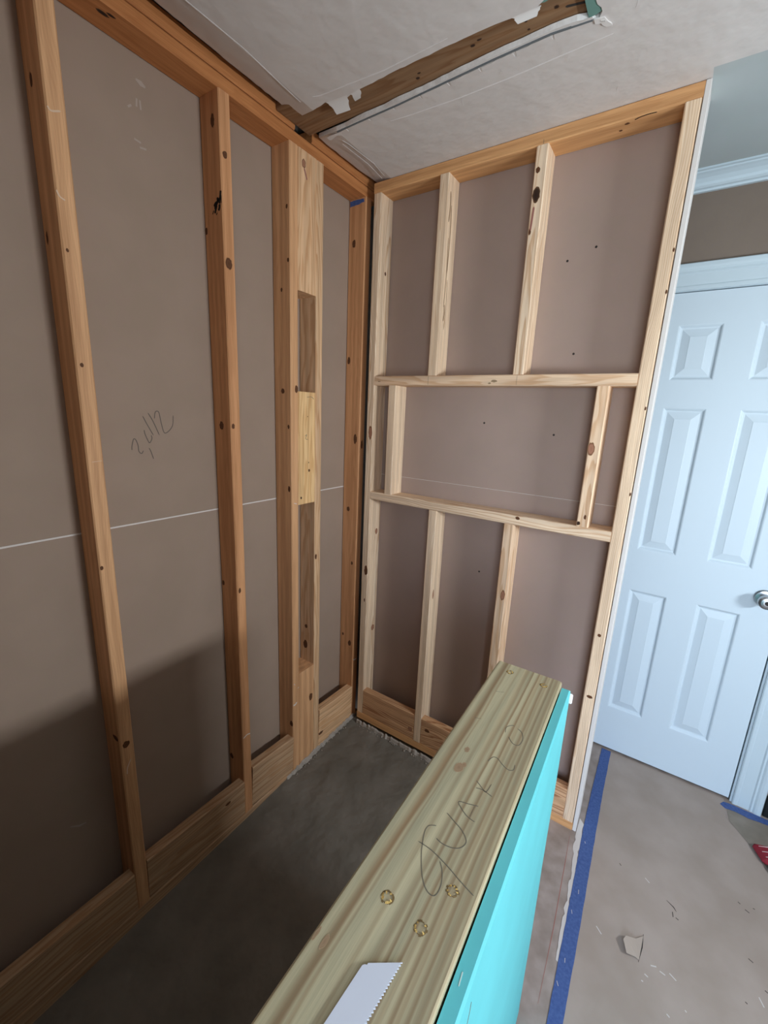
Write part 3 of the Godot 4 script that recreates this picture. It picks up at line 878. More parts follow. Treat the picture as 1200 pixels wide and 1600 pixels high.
func build_left_wall() -> void:
	var tp := rail("top_plate", Vector3(-0.0885, LT, -0.088), Vector3(0.0, LT + 0.0355, 2.70), 2, M.fir_deep, "deep orange lower top plate running along the left wall", "top plate", "plates")
	knot(tp, Vector3(-0.032, LT, 0.959), Vector3.DOWN, 0.005, 0.014, 2)
	knot(tp, Vector3(-0.022, LT, 0.945), Vector3.DOWN, 0.004, 0.010, 2)
	rail("top_plate", Vector3(-0.0885, LT + 0.0385, 0.392), Vector3(0.0, LT + 0.079, 2.70), 2, M.fir_deep, "upper top plate of the left wall, from the ceiling slot towards the viewer", "top plate", "plates")
	rail("top_plate", Vector3(-0.0885, LT + 0.0385, -0.088), Vector3(0.0, LT + 0.079, 0.312), 2, M.fir_deep, "short splintered upper top plate of the left wall between ceiling slot and corner", "top plate", "plates")
	rail("bottom_plate", Vector3(-0.0885, LB - 0.078, -0.088), Vector3(0.0, LB, 2.70), 2, M.dirty, "dirty bottom plate along the left wall, half sunk in the mortar", "bottom plate", "plates")

	var a := left_stud(ZA, LB, LT, M.fir, "orange stud of the left wall nearest the viewer, with plaster smears on its edge")
	for k in [[-0.055, 2.228, 0.006, 0.014], [-0.071, 1.931, 0.005, 0.014], [-0.022, 0.604, 0.016, 0.009]]:
		knot(a, Vector3(k[0], k[1], ZA), Vector3.BACK, k[2], k[3])
	for k in [[1.897, 1.096, 0.003, 0.004], [1.652, 1.093, 0.004, 0.005], [1.140, 1.100, 0.004, 0.006], [0.582, 1.089, 0.010, 0.011]]:
		knot(a, Vector3(0.0, k[0], k[1]), Vector3.RIGHT, k[2], k[3])
	for s in [[Vector2(2.167, 1.103), Vector2(2.161, 1.097), Vector2(2.169, 1.079)], [Vector2(2.013, 1.104), Vector2(2.002, 1.099), Vector2(1.998, 1.089)], [Vector2(1.420, 1.095), Vector2(1.422, 1.072)], [Vector2(0.525, 1.080), Vector2(0.502, 1.092), Vector2(0.48, 1.095)]]:
		mark(a, "plaster_smear", on_x(0.0, s), Vector3.RIGHT, 0.0035, M.smear)
	var z := ZA + 0.4235
	left_stud(z, LB, LT, M.fir_b, "orange stud of the left wall beside the viewer, just outside the picture")

	var b := left_stud(ZB, LB, LT, M.fir_b, "orange stud with a black marker scribble high on its side")
	for k in [[-0.030, 2.357, 0.008, 0.018], [-0.081, 2.086, 0.006, 0.010], [-0.048, 1.508, 0.011, 0.014], [-0.077, 0.944, 0.007, 0.010], [-0.074, 0.197, 0.010, 0.012]]:
		knot(b, Vector3(k[0], k[1], ZB), Vector3.BACK, k[2], k[3])
	for k in [[2.272, 0.668, 0.008, 0.010], [1.990, 0.668, 0.012, 0.016], [0.931, 0.672, 0.005, 0.010], [1.508, 0.674, 0.006, 0.009]]:
		knot(b, Vector3(0.0, k[0], k[1]), Vector3.RIGHT, k[2], k[3])
	for s in [
		[Vector2(-0.005, 2.178), Vector2(-0.007, 2.169), Vector2(-0.010, 2.157), Vector2(-0.013, 2.146)], [Vector2(-0.004, 2.166), Vector2(-0.004, 2.146)],
		[Vector2(-0.022, 2.164), Vector2(-0.021, 2.153), Vector2(-0.031, 2.150), Vector2(-0.039, 2.144)], [Vector2(-0.013, 2.145), Vector2(-0.014, 2.136), Vector2(-0.018, 2.129)],
		[Vector2(-0.026, 2.145), Vector2(-0.030, 2.137), Vector2(-0.036, 2.125)], [Vector2(-0.041, 2.134), Vector2(-0.047, 2.125)], [Vector2(-0.025, 2.125), Vector2(-0.030, 2.120)], [Vector2(-0.010, 2.160), Vector2(-0.024, 2.150), Vector2(-0.036, 2.136)]]:
		mark(b, "marker_stroke", on_z(ZB, s), Vector3.BACK, 0.008, M.marker)
	mark(b, "plaster_smear", on_x(0.0, [Vector2(0.314, 0.680), Vector2(0.320, 0.663), Vector2(0.316, 0.648)]), Vector3.RIGHT, 0.004, M.chalk)

	var c := left_stud(ZC, LB, LT, M.fir, "orange stud of the left wall, left side of the pipe chase with the stacked blocks")
	for k in [[-0.043, 1.635, 0.009, 0.010], [-0.014, 1.505, 0.005, 0.008], [-0.013, 1.267, 0.006, 0.012], [-0.015, 2.238, 0.005, 0.007], [-0.010, 2.074, 0.005, 0.007], [-0.044, 1.982, 0.005, 0.007], [-0.010, 0.203, 0.010, 0.014]]:
		knot(c, Vector3(k[0], k[1], ZC), Vector3.BACK, k[2], k[3])
	knot(c, Vector3(0, 1.644, 0.390), Vector3.RIGHT, 0.008, 0.014)
	for s in [[Vector2(0.299, 0.415), Vector2(0.297, 0.404), Vector2(0.304, 0.394)], [Vector2(0.370, 0.388), Vector2(0.374, 0.382)], [Vector2(1.21, 0.405), Vector2(1.205, 0.39)], [Vector2(0.405, 0.41), Vector2(0.395, 0.405)]]:
		mark(c, "plaster_smear", on_x(0.0, s), Vector3.RIGHT, 0.007, M.chalk)
	var c2 := left_stud(ZC2, LB, LT, M.old, "narrow orange stud of the left wall, right side of the pipe chase", 0.036)
	knot(c2, Vector3(-0.050, 0.612, ZC2), Vector3.BACK, 0.008, 0.010)
	knot(c2, Vector3(-0.054, 0.520, ZC2), Vector3.BACK, 0.012, 0.020)
	knot(c2, Vector3(0, 0.955, 0.278), Vector3.RIGHT, 0.006, 0.012)
	var d := left_stud(ZD, LB, LT, M.fir_b, "orange stud of the left wall in the corner, under the blue tape")
	for k in [[-0.059, 2.263, 0.009, 0.016], [-0.072, 1.793, 0.008, 0.016], [-0.024, 1.448, 0.010, 0.022], [-0.055, 1.112, 0.009, 0.012], [-0.023, 0.841, 0.006, 0.010], [-0.024, 0.402, 0.010, 0.016], [-0.069, 0.440, 0.005, 0.008]]:
		knot(d, Vector3(k[0], k[1], ZD), Vector3.BACK, k[2], k[3])
	knot(d, Vector3(0, 1.423, -0.026), Vector3.RIGHT, 0.007, 0.022)
	mark(d, "plaster_smear", on_x(0.0, [Vector2(0.313, -0.009), Vector2(0.308, -0.021), Vector2(0.308, -0.035)]), Vector3.RIGHT, 0.006, M.chalk)
	var tape := obj("blue_tape", slab(PackedVector2Array(rough_line([Vector2(-0.083, 0.002), Vector2(-0.012, 0.004), Vector2(-0.010, 0.016), Vector2(-0.045, 0.020), Vector2(-0.083, 0.022)], 0.008, 0.0015)), 0.0, 0.0012), M.tape)
	tape.transform = Transform3D(Basis(Vector3.RIGHT, Vector3.BACK, Vector3.DOWN), Vector3(0.0, LT - 0.002, ZD + 0.0002))
	tag(tape, "scrap of blue tape at the top of the corner stud", "tape", "blue masking tape")

	# the pipe chase between the two studs: three blocks level with the studs
	var zc0 := ZC2 + 0.0005
	var zc1 := ZC - 0.0385
	var t := rail("chase_block", Vector3(-0.0885, 1.986, zc0), Vector3(0.0, LT, zc1), 1, M.pine_warm, "tall pale new block with a ringed knot at the top of the pipe chase", "blocking", "blocks in the pipe chase")
	knot(t, Vector3(0, 2.388, 0.352), Vector3.RIGHT, 0.010, 0.013, 1)
	mark(t, "resin_streak", on_x(0.0, [Vector2(2.375, 0.350), Vector2(2.36, 0.343), Vector2(2.345, 0.336)]), Vector3.RIGHT, 0.006, M.red_chalk)
	var mid := rail("chase_block", Vector3(-0.0885, 1.199, zc0), Vector3(0.0, 1.637, zc1), 1, M.pine_yellow, "yellowish block with small dark nail holes in the middle of the pipe chase", "blocking", "blocks in the pipe chase")
	knot(mid, Vector3(0, 1.226, 0.366), Vector3.RIGHT, 0.004, 0.005, 2)
	knot(mid, Vector3(0, 1.333, 0.321), Vector3.RIGHT, 0.005, 0.006, 0)
	knot(mid, Vector3(0, 1.365, 0.324), Vector3.RIGHT, 0.002, 0.003, 2)
	knot(mid, Vector3(0, 1.545, 0.33), Vector3.RIGHT, 0.002, 0.002, 2)
	for s in [[Vector2(1.618, 0.335), Vector2(1.620, 0.31), Vector2(1.612, 0.296)], [Vector2(1.47, 0.345), Vector2(1.475, 0.335), Vector2(1.46, 0.342), Vector2(1.457, 0.328)]]:
		mark(mid, "pencil_stroke", on_x(0.0, s), Vector3.RIGHT, 0.0014, M.pencil_soft)
	var low := rail("chase_block", Vector3(-0.0885, LB, zc0), Vector3(0.0, 0.438, zc1), 1, M.fir, "orange block with a large dark knot at the foot of the pipe chase", "blocking", "blocks in the pipe chase")
	knot(low, Vector3(0, 0.279, 0.306), Vector3.RIGHT, 0.011, 0.020)

	# blocks on edge between the feet of the studs
	rail("base_block", Vector3(-0.038, LB, ZA + 0.0005), Vector3(0.0, 0.1015, z - 0.0385), 2, M.dirty, "dark base block at the lower left edge of the picture, nearest the viewer", "blocking", "base blocks of the left wall")
	var ab := rail("base_block", Vector3(-0.038, LB + 0.001, ZB + 0.0005), Vector3(0.0, 0.1145, ZA - 0.0385), 2, M.dirty, "long base block between the nearest stud and the stud with the black scribble", "blocking", "base blocks of the left wall", 0.006)
	knot(ab, Vector3(0, 0.075, 0.76), Vector3.RIGHT, 0.006, 0.012)
	rail("base_block", Vector3(-0.038, LB + 0.004, ZC + 0.0005), Vector3(0.0, 0.1405, ZB - 0.0385), 2, M.dirty, "short base block left of the pipe chase", "blocking", "base blocks of the left wall", 0.012)
	var bd := rail("base_block", Vector3(-0.038, LB + 0.004, ZD + 0.0005), Vector3(0.0, 0.160, ZC2 - 0.0365), 2, M.pine_warm, "clean base block of the left wall next to the shower corner", "blocking", "base blocks of the left wall", 0.010)
	knot(bd, Vector3(0, 0.035, 0.235), Vector3.RIGHT, 0.008, 0.016)

# ---------------------------------------------------------------- the door
func build_door() -> void:
	var zd := -0.56
	var d := root("door_1", Vector3(1.0225, 0.012, zd))
	struct(d)
	var W := 0.622
	var H := 2.062
	var cols := [[1.1405 - 1.0225, 1.2835 - 1.0225], [1.3895 - 1.0225, 1.5345 - 1.0225]]
	var rows := [[0.222, 0.832], [1.022, 1.630], [1.738, 1.945]]
	# the face between the panels, as rails and stiles
	var st := begin()
	var xs := [0.0, cols[0][0], cols[0][1], cols[1][0], cols[1][1], W]
	var ys := [0.0, rows[0][0], rows[0][1], rows[1][0], rows[1][1], rows[2][0], rows[2][1], H]
	for i in 5:
		for k in 7:
			if i % 2 == 1 and k % 2 == 1:
				continue
			quad(st, Vector3(xs[i], ys[k], 0), Vector3(xs[i + 1], ys[k], 0), Vector3(xs[i + 1], ys[k + 1], 0), Vector3(xs[i], ys[k + 1], 0), Vector3.BACK)
	var back := -0.035
	quad(st, Vector3(0, 0, back), Vector3(W, 0, back), Vector3(W, H, back), Vector3(0, H, back), Vector3.FORWARD)
	quad(st, Vector3(0, 0, 0), Vector3(0, H, 0), Vector3(0, H, back), Vector3(0, 0, back), Vector3.LEFT)
	quad(st, Vector3(W, 0, 0), Vector3(W, H, 0), Vector3(W, H, back), Vector3(W, 0, back), Vector3.RIGHT)
	quad(st, Vector3(0, 0, 0), Vector3(W, 0, 0), Vector3(W, 0, back), Vector3(0, 0, back), Vector3.DOWN)
	quad(st, Vector3(0, H, 0), Vector3(W, H, 0), Vector3(W, H, back), Vector3(0, H, back), Vector3.UP)
	obj("door_leaf", st.commit(), M.door, d)
	for c in cols:
		for r in rows:
			raised_panel(Rect2(c[0], r[0], c[1] - c[0], r[1] - r[0]), d)
	# knob on its rose
	var k := obj("door_knob", lathe([Vector2(0.0, 0.0), Vector2(0.033, 0.0), Vector2(0.034, 0.003), Vector2(0.030, 0.008), Vector2(0.018, 0.011), Vector2(0.0125, 0.014), Vector2(0.0115, 0.028), Vector2(0.014, 0.033), Vector2(0.022, 0.036), Vector2(0.0275, 0.043), Vector2(0.0285, 0.051), Vector2(0.026, 0.059), Vector2(0.019, 0.064), Vector2(0.012, 0.0655), Vector2(0.0, 0.066)], 36), M.nickel, d)
	k.transform = Transform3D(Basis(Vector3.RIGHT, PI / 2), Vector3(1.592 - 1.0225, 0.930 - 0.012, 0.0))
	obj("lock_cylinder", lathe([Vector2(0.0, 0.066), Vector2(0.008, 0.0665), Vector2(0.007, 0.068), Vector2(0.0, 0.0682)], 16), M.scuff, k)
	# jamb and casing
	var f := root("door_frame_trim", Vector3.ZERO)
	f.name = "trim_2"
	struct(f)
	obj("jamb", box(Vector3(1.0125, 0.0, -0.64), Vector3(1.0200, 2.0855, -0.5598), 0.001), M.trim, f)
	obj("jamb", box(Vector3(1.6490, 0.0, -0.64), Vector3(1.6635, 2.0855, -0.5575), 0.001), M.trim, f)
	obj("jamb", box(Vector3(1.0200, 2.0775, -0.64), Vector3(1.6490, 2.0855, -0.5575), 0.001), M.trim, f)
	var cas := [Vector2(0, 0), Vector2(0.010, 0.0), Vector2(0.013, 0.004), Vector2(0.013, 0.014), Vector2(0.011, 0.018), Vector2(0.013, 0.055), Vector2(0.017, 0.060), Vector2(0.016, 0.066), Vector2(0.020, 0.072), Vector2(0.022, 0.080), Vector2(0.022, 0.092), Vector2(0.018, 0.095), Vector2(0.0, 0.095)]
	obj("casing", moulding(cas, Vector3(0.922, 2.079, -0.56), Vector3(1.7535, 2.079, -0.56), Vector3.BACK, Vector3.UP), M.trim, f)
	obj("casing", moulding(cas, Vector3(1.6570, 0.0, -0.56), Vector3(1.6570, 2.079, -0.56), Vector3.BACK, Vector3.RIGHT), M.trim, f)
	obj("casing", moulding(cas, Vector3(1.0185, 0.0, -0.56), Vector3(1.0185, 2.079, -0.56), Vector3.BACK, Vector3.LEFT), M.trim, f)
	var bb := obj("baseboard_back", box(Vector3(1.756, 0.0, -0.56), Vector3(2.70, 0.10, -0.546), 0.004), M.dark_strip)  # dark strip along the foot of the door wall
	struct(bb)

# ---------------------------------------------------------------- the half wall
func build_half_wall() -> void:
	var w := root("half_wall", Vector3(0.9405, 0.0, 0.66))
	w.rotation.y = 0.0275
	tag(w, "waist-high half wall with a treated board cap and an aqua board on its right side", "half wall")
	var L := 0.955
	var top := 1.015
	# cap board with countersunk screw holes
	var capm := board_mesh(L, 0.141, 0.038, 0.003, 0.141, true)
	# local: x across, y along; stood on end it points along z
	var basis_cap := Basis(Vector3.RIGHT, Vector3.BACK, Vector3.DOWN)
	var holes := [Vector2(0.0358, 0.0323), Vector2(0.1108, 0.0375), Vector2(0.0497, 0.5756), Vector2(0.1111, 0.5253), Vector2(0.0968, 0.5807)]
	var comb := CSGCombiner3D.new()
	comb.name = "cap_cutting"
	add_child(comb)
	var cm := CSGMesh3D.new()
	cm.name = "cap_blank"
	cm.mesh = capm
	cm.material = M.cap
	comb.add_child(cm)
	for p in holes:
		var cy := CSGCylinder3D.new()
		cy.name = "cap_hole"
		cy.operation = CSGShape3D.OPERATION_SUBTRACTION
		cy.cone = false
		cy.radius = 0.0060
		cy.height = 0.014
		cy.sides = 14
		cy.material = M.hole
		cy.transform = Transform3D(Basis(Vector3.RIGHT, PI / 2), Vector3(p.x - 0.0705, p.y, -0.019))
		comb.add_child(cy, true)
	var cut: Mesh = comb.bake_static_mesh()
	remove_child(comb)
	comb.free()
	var cap: MeshInstance3D
	if cut and cut.get_surface_count() > 0:
		cap = obj("cap_board", cut, null, w)
	else:
		cap = obj("cap_board", capm, M.cap, w)
	cap.transform = Transform3D(basis_cap, Vector3(0.0705, top - 0.019, 0.0))
	for p in holes:
		var s := obj("screw", lathe([Vector2(0.0042, -0.009), Vector2(0.0042, -0.0042), Vector2(0.0032, -0.0034), Vector2(0.0022, -0.0052), Vector2(0.0, -0.0052)], 14), M.brass, cap)
		s.transform = Transform3D(basis_cap.inverse(), Vector3(p.x - 0.0705, p.y, -0.019))
		# wood torn and pushed up around the hole: a stained ring and bright splinters
		var st := begin()
		var s2 := begin()
		for i in 18:
			var a := TAU * i / 18
			var b := TAU * (i + 1) / 18
			var ro := 0.0064 + rng.randf() * 0.0026
			var h := 0.0003 + rng.randf() * 0.0005
			flat(st, Vector3(cos(a) * 0.0060, h, sin(a) * 0.0060), Vector3(cos(b) * 0.0060, h, sin(b) * 0.0060), Vector3(cos(b) * ro, 0.00015, sin(b) * ro), Vector3(cos(a) * ro, 0.00015, sin(a) * ro), Vector3.UP)
			if rng.randf() < 0.45:
				var m := (a + b) / 2.0
				var q := Vector3(cos(m), 0, sin(m))
				var t := Vector3(-sin(m), 0, cos(m)) * 0.0011
				var tip := q * (0.0030 + rng.randf() * 0.002) + Vector3.UP * (0.0006 + rng.randf() * 0.0012)
				flat(s2, q * 0.0068 - t + Vector3.UP * 0.0006, q * 0.0068 + t + Vector3.UP * 0.0006, tip + t * 0.3, tip - t * 0.3, Vector3.UP)
				flat(s2, q * 0.0068 - t + Vector3.UP * 0.0002, q * 0.0068 + t + Vector3.UP * 0.0002, tip + t * 0.3 - Vector3.UP * 0.0004, tip - t * 0.3 - Vector3.UP * 0.0004, Vector3.DOWN)
		var r := obj("stained_rim", st.commit(), M.stain_dark, cap)
		r.transform = s.transform
		var sp := obj("splinters", s2.commit(), M.splinter, cap)
		sp.transform = s.transform
	for s in [
		[Vector2(0.0482, 0.4945), Vector2(0.0683, 0.4953), Vector2(0.0935, 0.5019), Vector2(0.1148, 0.5097), Vector2(0.1342, 0.5158)],
		[Vector2(0.0585, 0.4606), Vector2(0.0502, 0.4663), Vector2(0.0490, 0.4767), Vector2(0.0540, 0.4935), Vector2(0.0601, 0.5085), Vector2(0.0710, 0.5278), Vector2(0.0799, 0.5385), Vector2(0.0880, 0.5433), Vector2(0.0948, 0.5426), Vector2(0.0973, 0.5346), Vector2(0.0957, 0.5227), Vector2(0.0907, 0.5109), Vector2(0.0834, 0.5017)],
		[Vector2(0.0630, 0.4342), Vector2(0.0768, 0.4403), Vector2(0.0901, 0.4462), Vector2(0.0995, 0.4542), Vector2(0.1023, 0.4612), Vector2(0.0985, 0.4707), Vector2(0.0892, 0.4770), Vector2(0.0763, 0.4791), Vector2(0.0664, 0.4770)],
		[Vector2(0.0966, 0.3980), Vector2(0.0834, 0.4024), Vector2(0.0693, 0.4074), Vector2(0.0787, 0.4163), Vector2(0.0895, 0.4226), Vector2(0.1011, 0.4246)],
		[Vector2(0.0922, 0.4011), Vector2(0.0924, 0.4206)],
		[Vector2(0.0821, 0.3694), Vector2(0.0928, 0.3671), Vector2(0.1081, 0.3705)],
		[Vector2(0.0781, 0.3561), Vector2(0.0898, 0.3640), Vector2(0.0977, 0.3676), Vector2(0.0999, 0.3490)],
		[Vector2(0.0801, 0.3085), Vector2(0.0838, 0.2951), Vector2(0.0914, 0.2929), Vector2(0.1020, 0.3007), Vector2(0.1135, 0.3059), Vector2(0.1208, 0.3008), Vector2(0.1197, 0.2897)],
		[Vector2(0.0841, 0.2256), Vector2(0.0818, 0.2105), Vector2(0.0887, 0.1999), Vector2(0.0930, 0.1991)],
		[Vector2(0.1006, 0.2027), Vector2(0.1100, 0.2090), Vector2(0.1153, 0.2249), Vector2(0.1134, 0.2416), Vector2(0.1060, 0.2452), Vector2(0.0983, 0.2404), Vector2(0.0926, 0.2321)],
		[Vector2(0.0317, 0.1189), Vector2(0.0471, 0.1118)], [Vector2(0.0240, 0.2209), Vector2(0.0353, 0.2170)]]:
		var q := smooth_line(s.map(func(p): return Vector3(p.x - 0.0705, p.y, -0.019)))
		obj("pencil_stroke", ribbon(q, Vector3.FORWARD, 0.0011, 0.00025), M.pencil, cap)
	for k in [[0.045, 0.3486, 0.007, 0.011], [0.0419, 0.3046, 0.004, 0.007], [0.0045, 0.6491, 0.002, 0.008], [0.0166, 0.6499, 0.003, 0.008], [0.05, 0.339, 0.004, 0.006]]:
		var kb := Node3D.new()
		kb.basis = Basis.IDENTITY
		cap.add_child(kb)
		knot(kb, Vector3.ZERO, Vector3.FORWARD, k[2], k[3], 3)
		var kn := kb.get_child(0)
		kb.remove_child(kn)
		cap.remove_child(kb)
		kb.free()
		kn.name = "knot"
		cap.add_child(kn, true)
		kn.position = Vector3(k[0] - 0.0705, k[1], -0.019)
	# the aqua board on the bathroom side, its far end roughly cut
	var st := begin()
	var n := 26
	var x0 := 0.1435
	var x1 := 0.1612
	var yt := top - 0.009
	var e := 0.003
	var near := L
	for i in n:
		var ya := 0.006 + (yt - 0.006) * i / n
		var yb := 0.006 + (yt - 0.006) * (i + 1) / n
		var za := cut_z(i, n)
		var zb := cut_z(i + 1, n)
		var xa := x1
		var ytb := yb if i < n - 1 else yb - e
		quad(st, Vector3(xa, ya, za), Vector3(xa, ya, near), Vector3(xa, ytb, near), Vector3(xa, ytb, zb), Vector3.RIGHT)
		quad(st, Vector3(x0, ya, za), Vector3(x0, ya, near), Vector3(x0, yb, near), Vector3(x0, yb, zb), Vector3.LEFT)
	var zt := cut_z(n, n)
	quad(st, Vector3(x1, yt - e, zt), Vector3(x1, yt - e, near), Vector3(x1 - e, yt, near), Vector3(x1 - e, yt, zt), Vector3(1, 1, 0).normalized())
	quad(st, Vector3(x1 - e, yt, zt), Vector3(x1 - e, yt, near), Vector3(x0, yt, near), Vector3(x0, yt, zt), Vector3.UP)
	var aq := obj("aqua_board", st.commit(), M.aqua, w)
	var s2 := begin()
	for i in n:
		var ya := 0.006 + (yt - 0.006) * i / n
		var yb := 0.006 + (yt - 0.006) * (i + 1) / n
		flat(s2, Vector3(x0, ya, cut_z(i, n)), Vector3(x1, ya, cut_z(i, n) + 0.0008), Vector3(x1, yb, cut_z(i + 1, n) + 0.0008), Vector3(x0, yb, cut_z(i + 1, n)), Vector3.FORWARD)
	for z in [near]:
		quad(s2, Vector3(x0, 0.006, z), Vector3(x1, 0.006, z), Vector3(x1, yt, z), Vector3(x0, yt, z), Vector3.BACK)
	obj("cut_edge", s2.commit(), M.aqua_core, aq)
	# torn crumb at the top far corner
	var s3 := begin()
	box_into(s3, Vector3(x1 - 0.002, yt - 0.030, zt - 0.002), Vector3(x1 + 0.006, yt - 0.006, zt + 0.003), 0.003)
	obj("torn_crumb", s3.commit(), M.gypsum, aq)
	obj("scratch", ribbon(smooth_line([Vector3(x1, 0.93, 0.60), Vector3(x1, 0.955, 0.585), Vector3(x1, 0.97, 0.582)]), Vector3.RIGHT, 0.0015), M.pencil, aq)
	obj("chip", ribbon([Vector3(x0 + 0.006, yt, 0.585), Vector3(x0 + 0.007, yt, 0.598)], Vector3.UP, 0.003), M.aqua_core, aq)
	# framing under the cap
	lumber("second_plate", Vector3(0.0705, top - 0.0575, 0.002), Vector3(0.0705, top - 0.0575, L), Vector3.RIGHT, 0.139, 0.038, M.treated, w)
	for z in [0.022, 0.42, L - 0.022]:
		lumber("stud", Vector3(0.0705, 0.0385, z), Vector3(0.0705, top - 0.077, z), Vector3.RIGHT, 0.139, 0.038, M.treated, w)
	lumber("sole_plate", Vector3(0.0705, 0.0195, 0.002), Vector3(0.0705, 0.0195, L), Vector3.RIGHT, 0.139, 0.038, M.treated, w)

	# the white blade lying on the cap
	var up := top + 0.0006
	var poly := [Vector2(0.0583, 0.6981), Vector2(0.0628, 0.6448), Vector2(0.0645, 0.6428), Vector2(0.0668, 0.6418), Vector2(0.0668, 0.6400)]
	var a := Vector2(0.0963, 0.6197)
	var b := Vector2(0.0915, 0.6759)
	var dir := (b - a).normalized()
	var tooth := 0.0032
	var count := 76
	var end := a + dir * tooth * count
	for i in count:
		poly.append(a + dir * tooth * i)
		poly.append(a + dir * tooth * (i + 0.55) + Vector2(-0.0019, -0.0002))
	poly.append(end)
	poly.append(end + Vector2(-0.0335, 0.004))
	var bl := obj("serrated_blade", slab(PackedVector2Array(poly), 0.0012, 0.0026), M.blade)
	bl.transform = Transform3D(w.basis, w.basis * Vector3(0, up, 0) + w.position)
	tag(bl, "flat white blade with a fine serrated edge lying on the half-wall cap", "blade")

func cut_z(i: int, n: int) -> float:
	var k := sin(i * 12.9898) * 43758.5453
	var f: float = k - floor(k)
	return 0.004 + (f - 0.5) * 0.0042 + 0.004 * sin(i * 0.55) - 0.006 * (1.0 - float(i) / n)

# ---------------------------------------------------------------- on the floor
func pan_y(z: float) -> float:
	return -0.034 - 0.050 * maxf(z, -0.05)

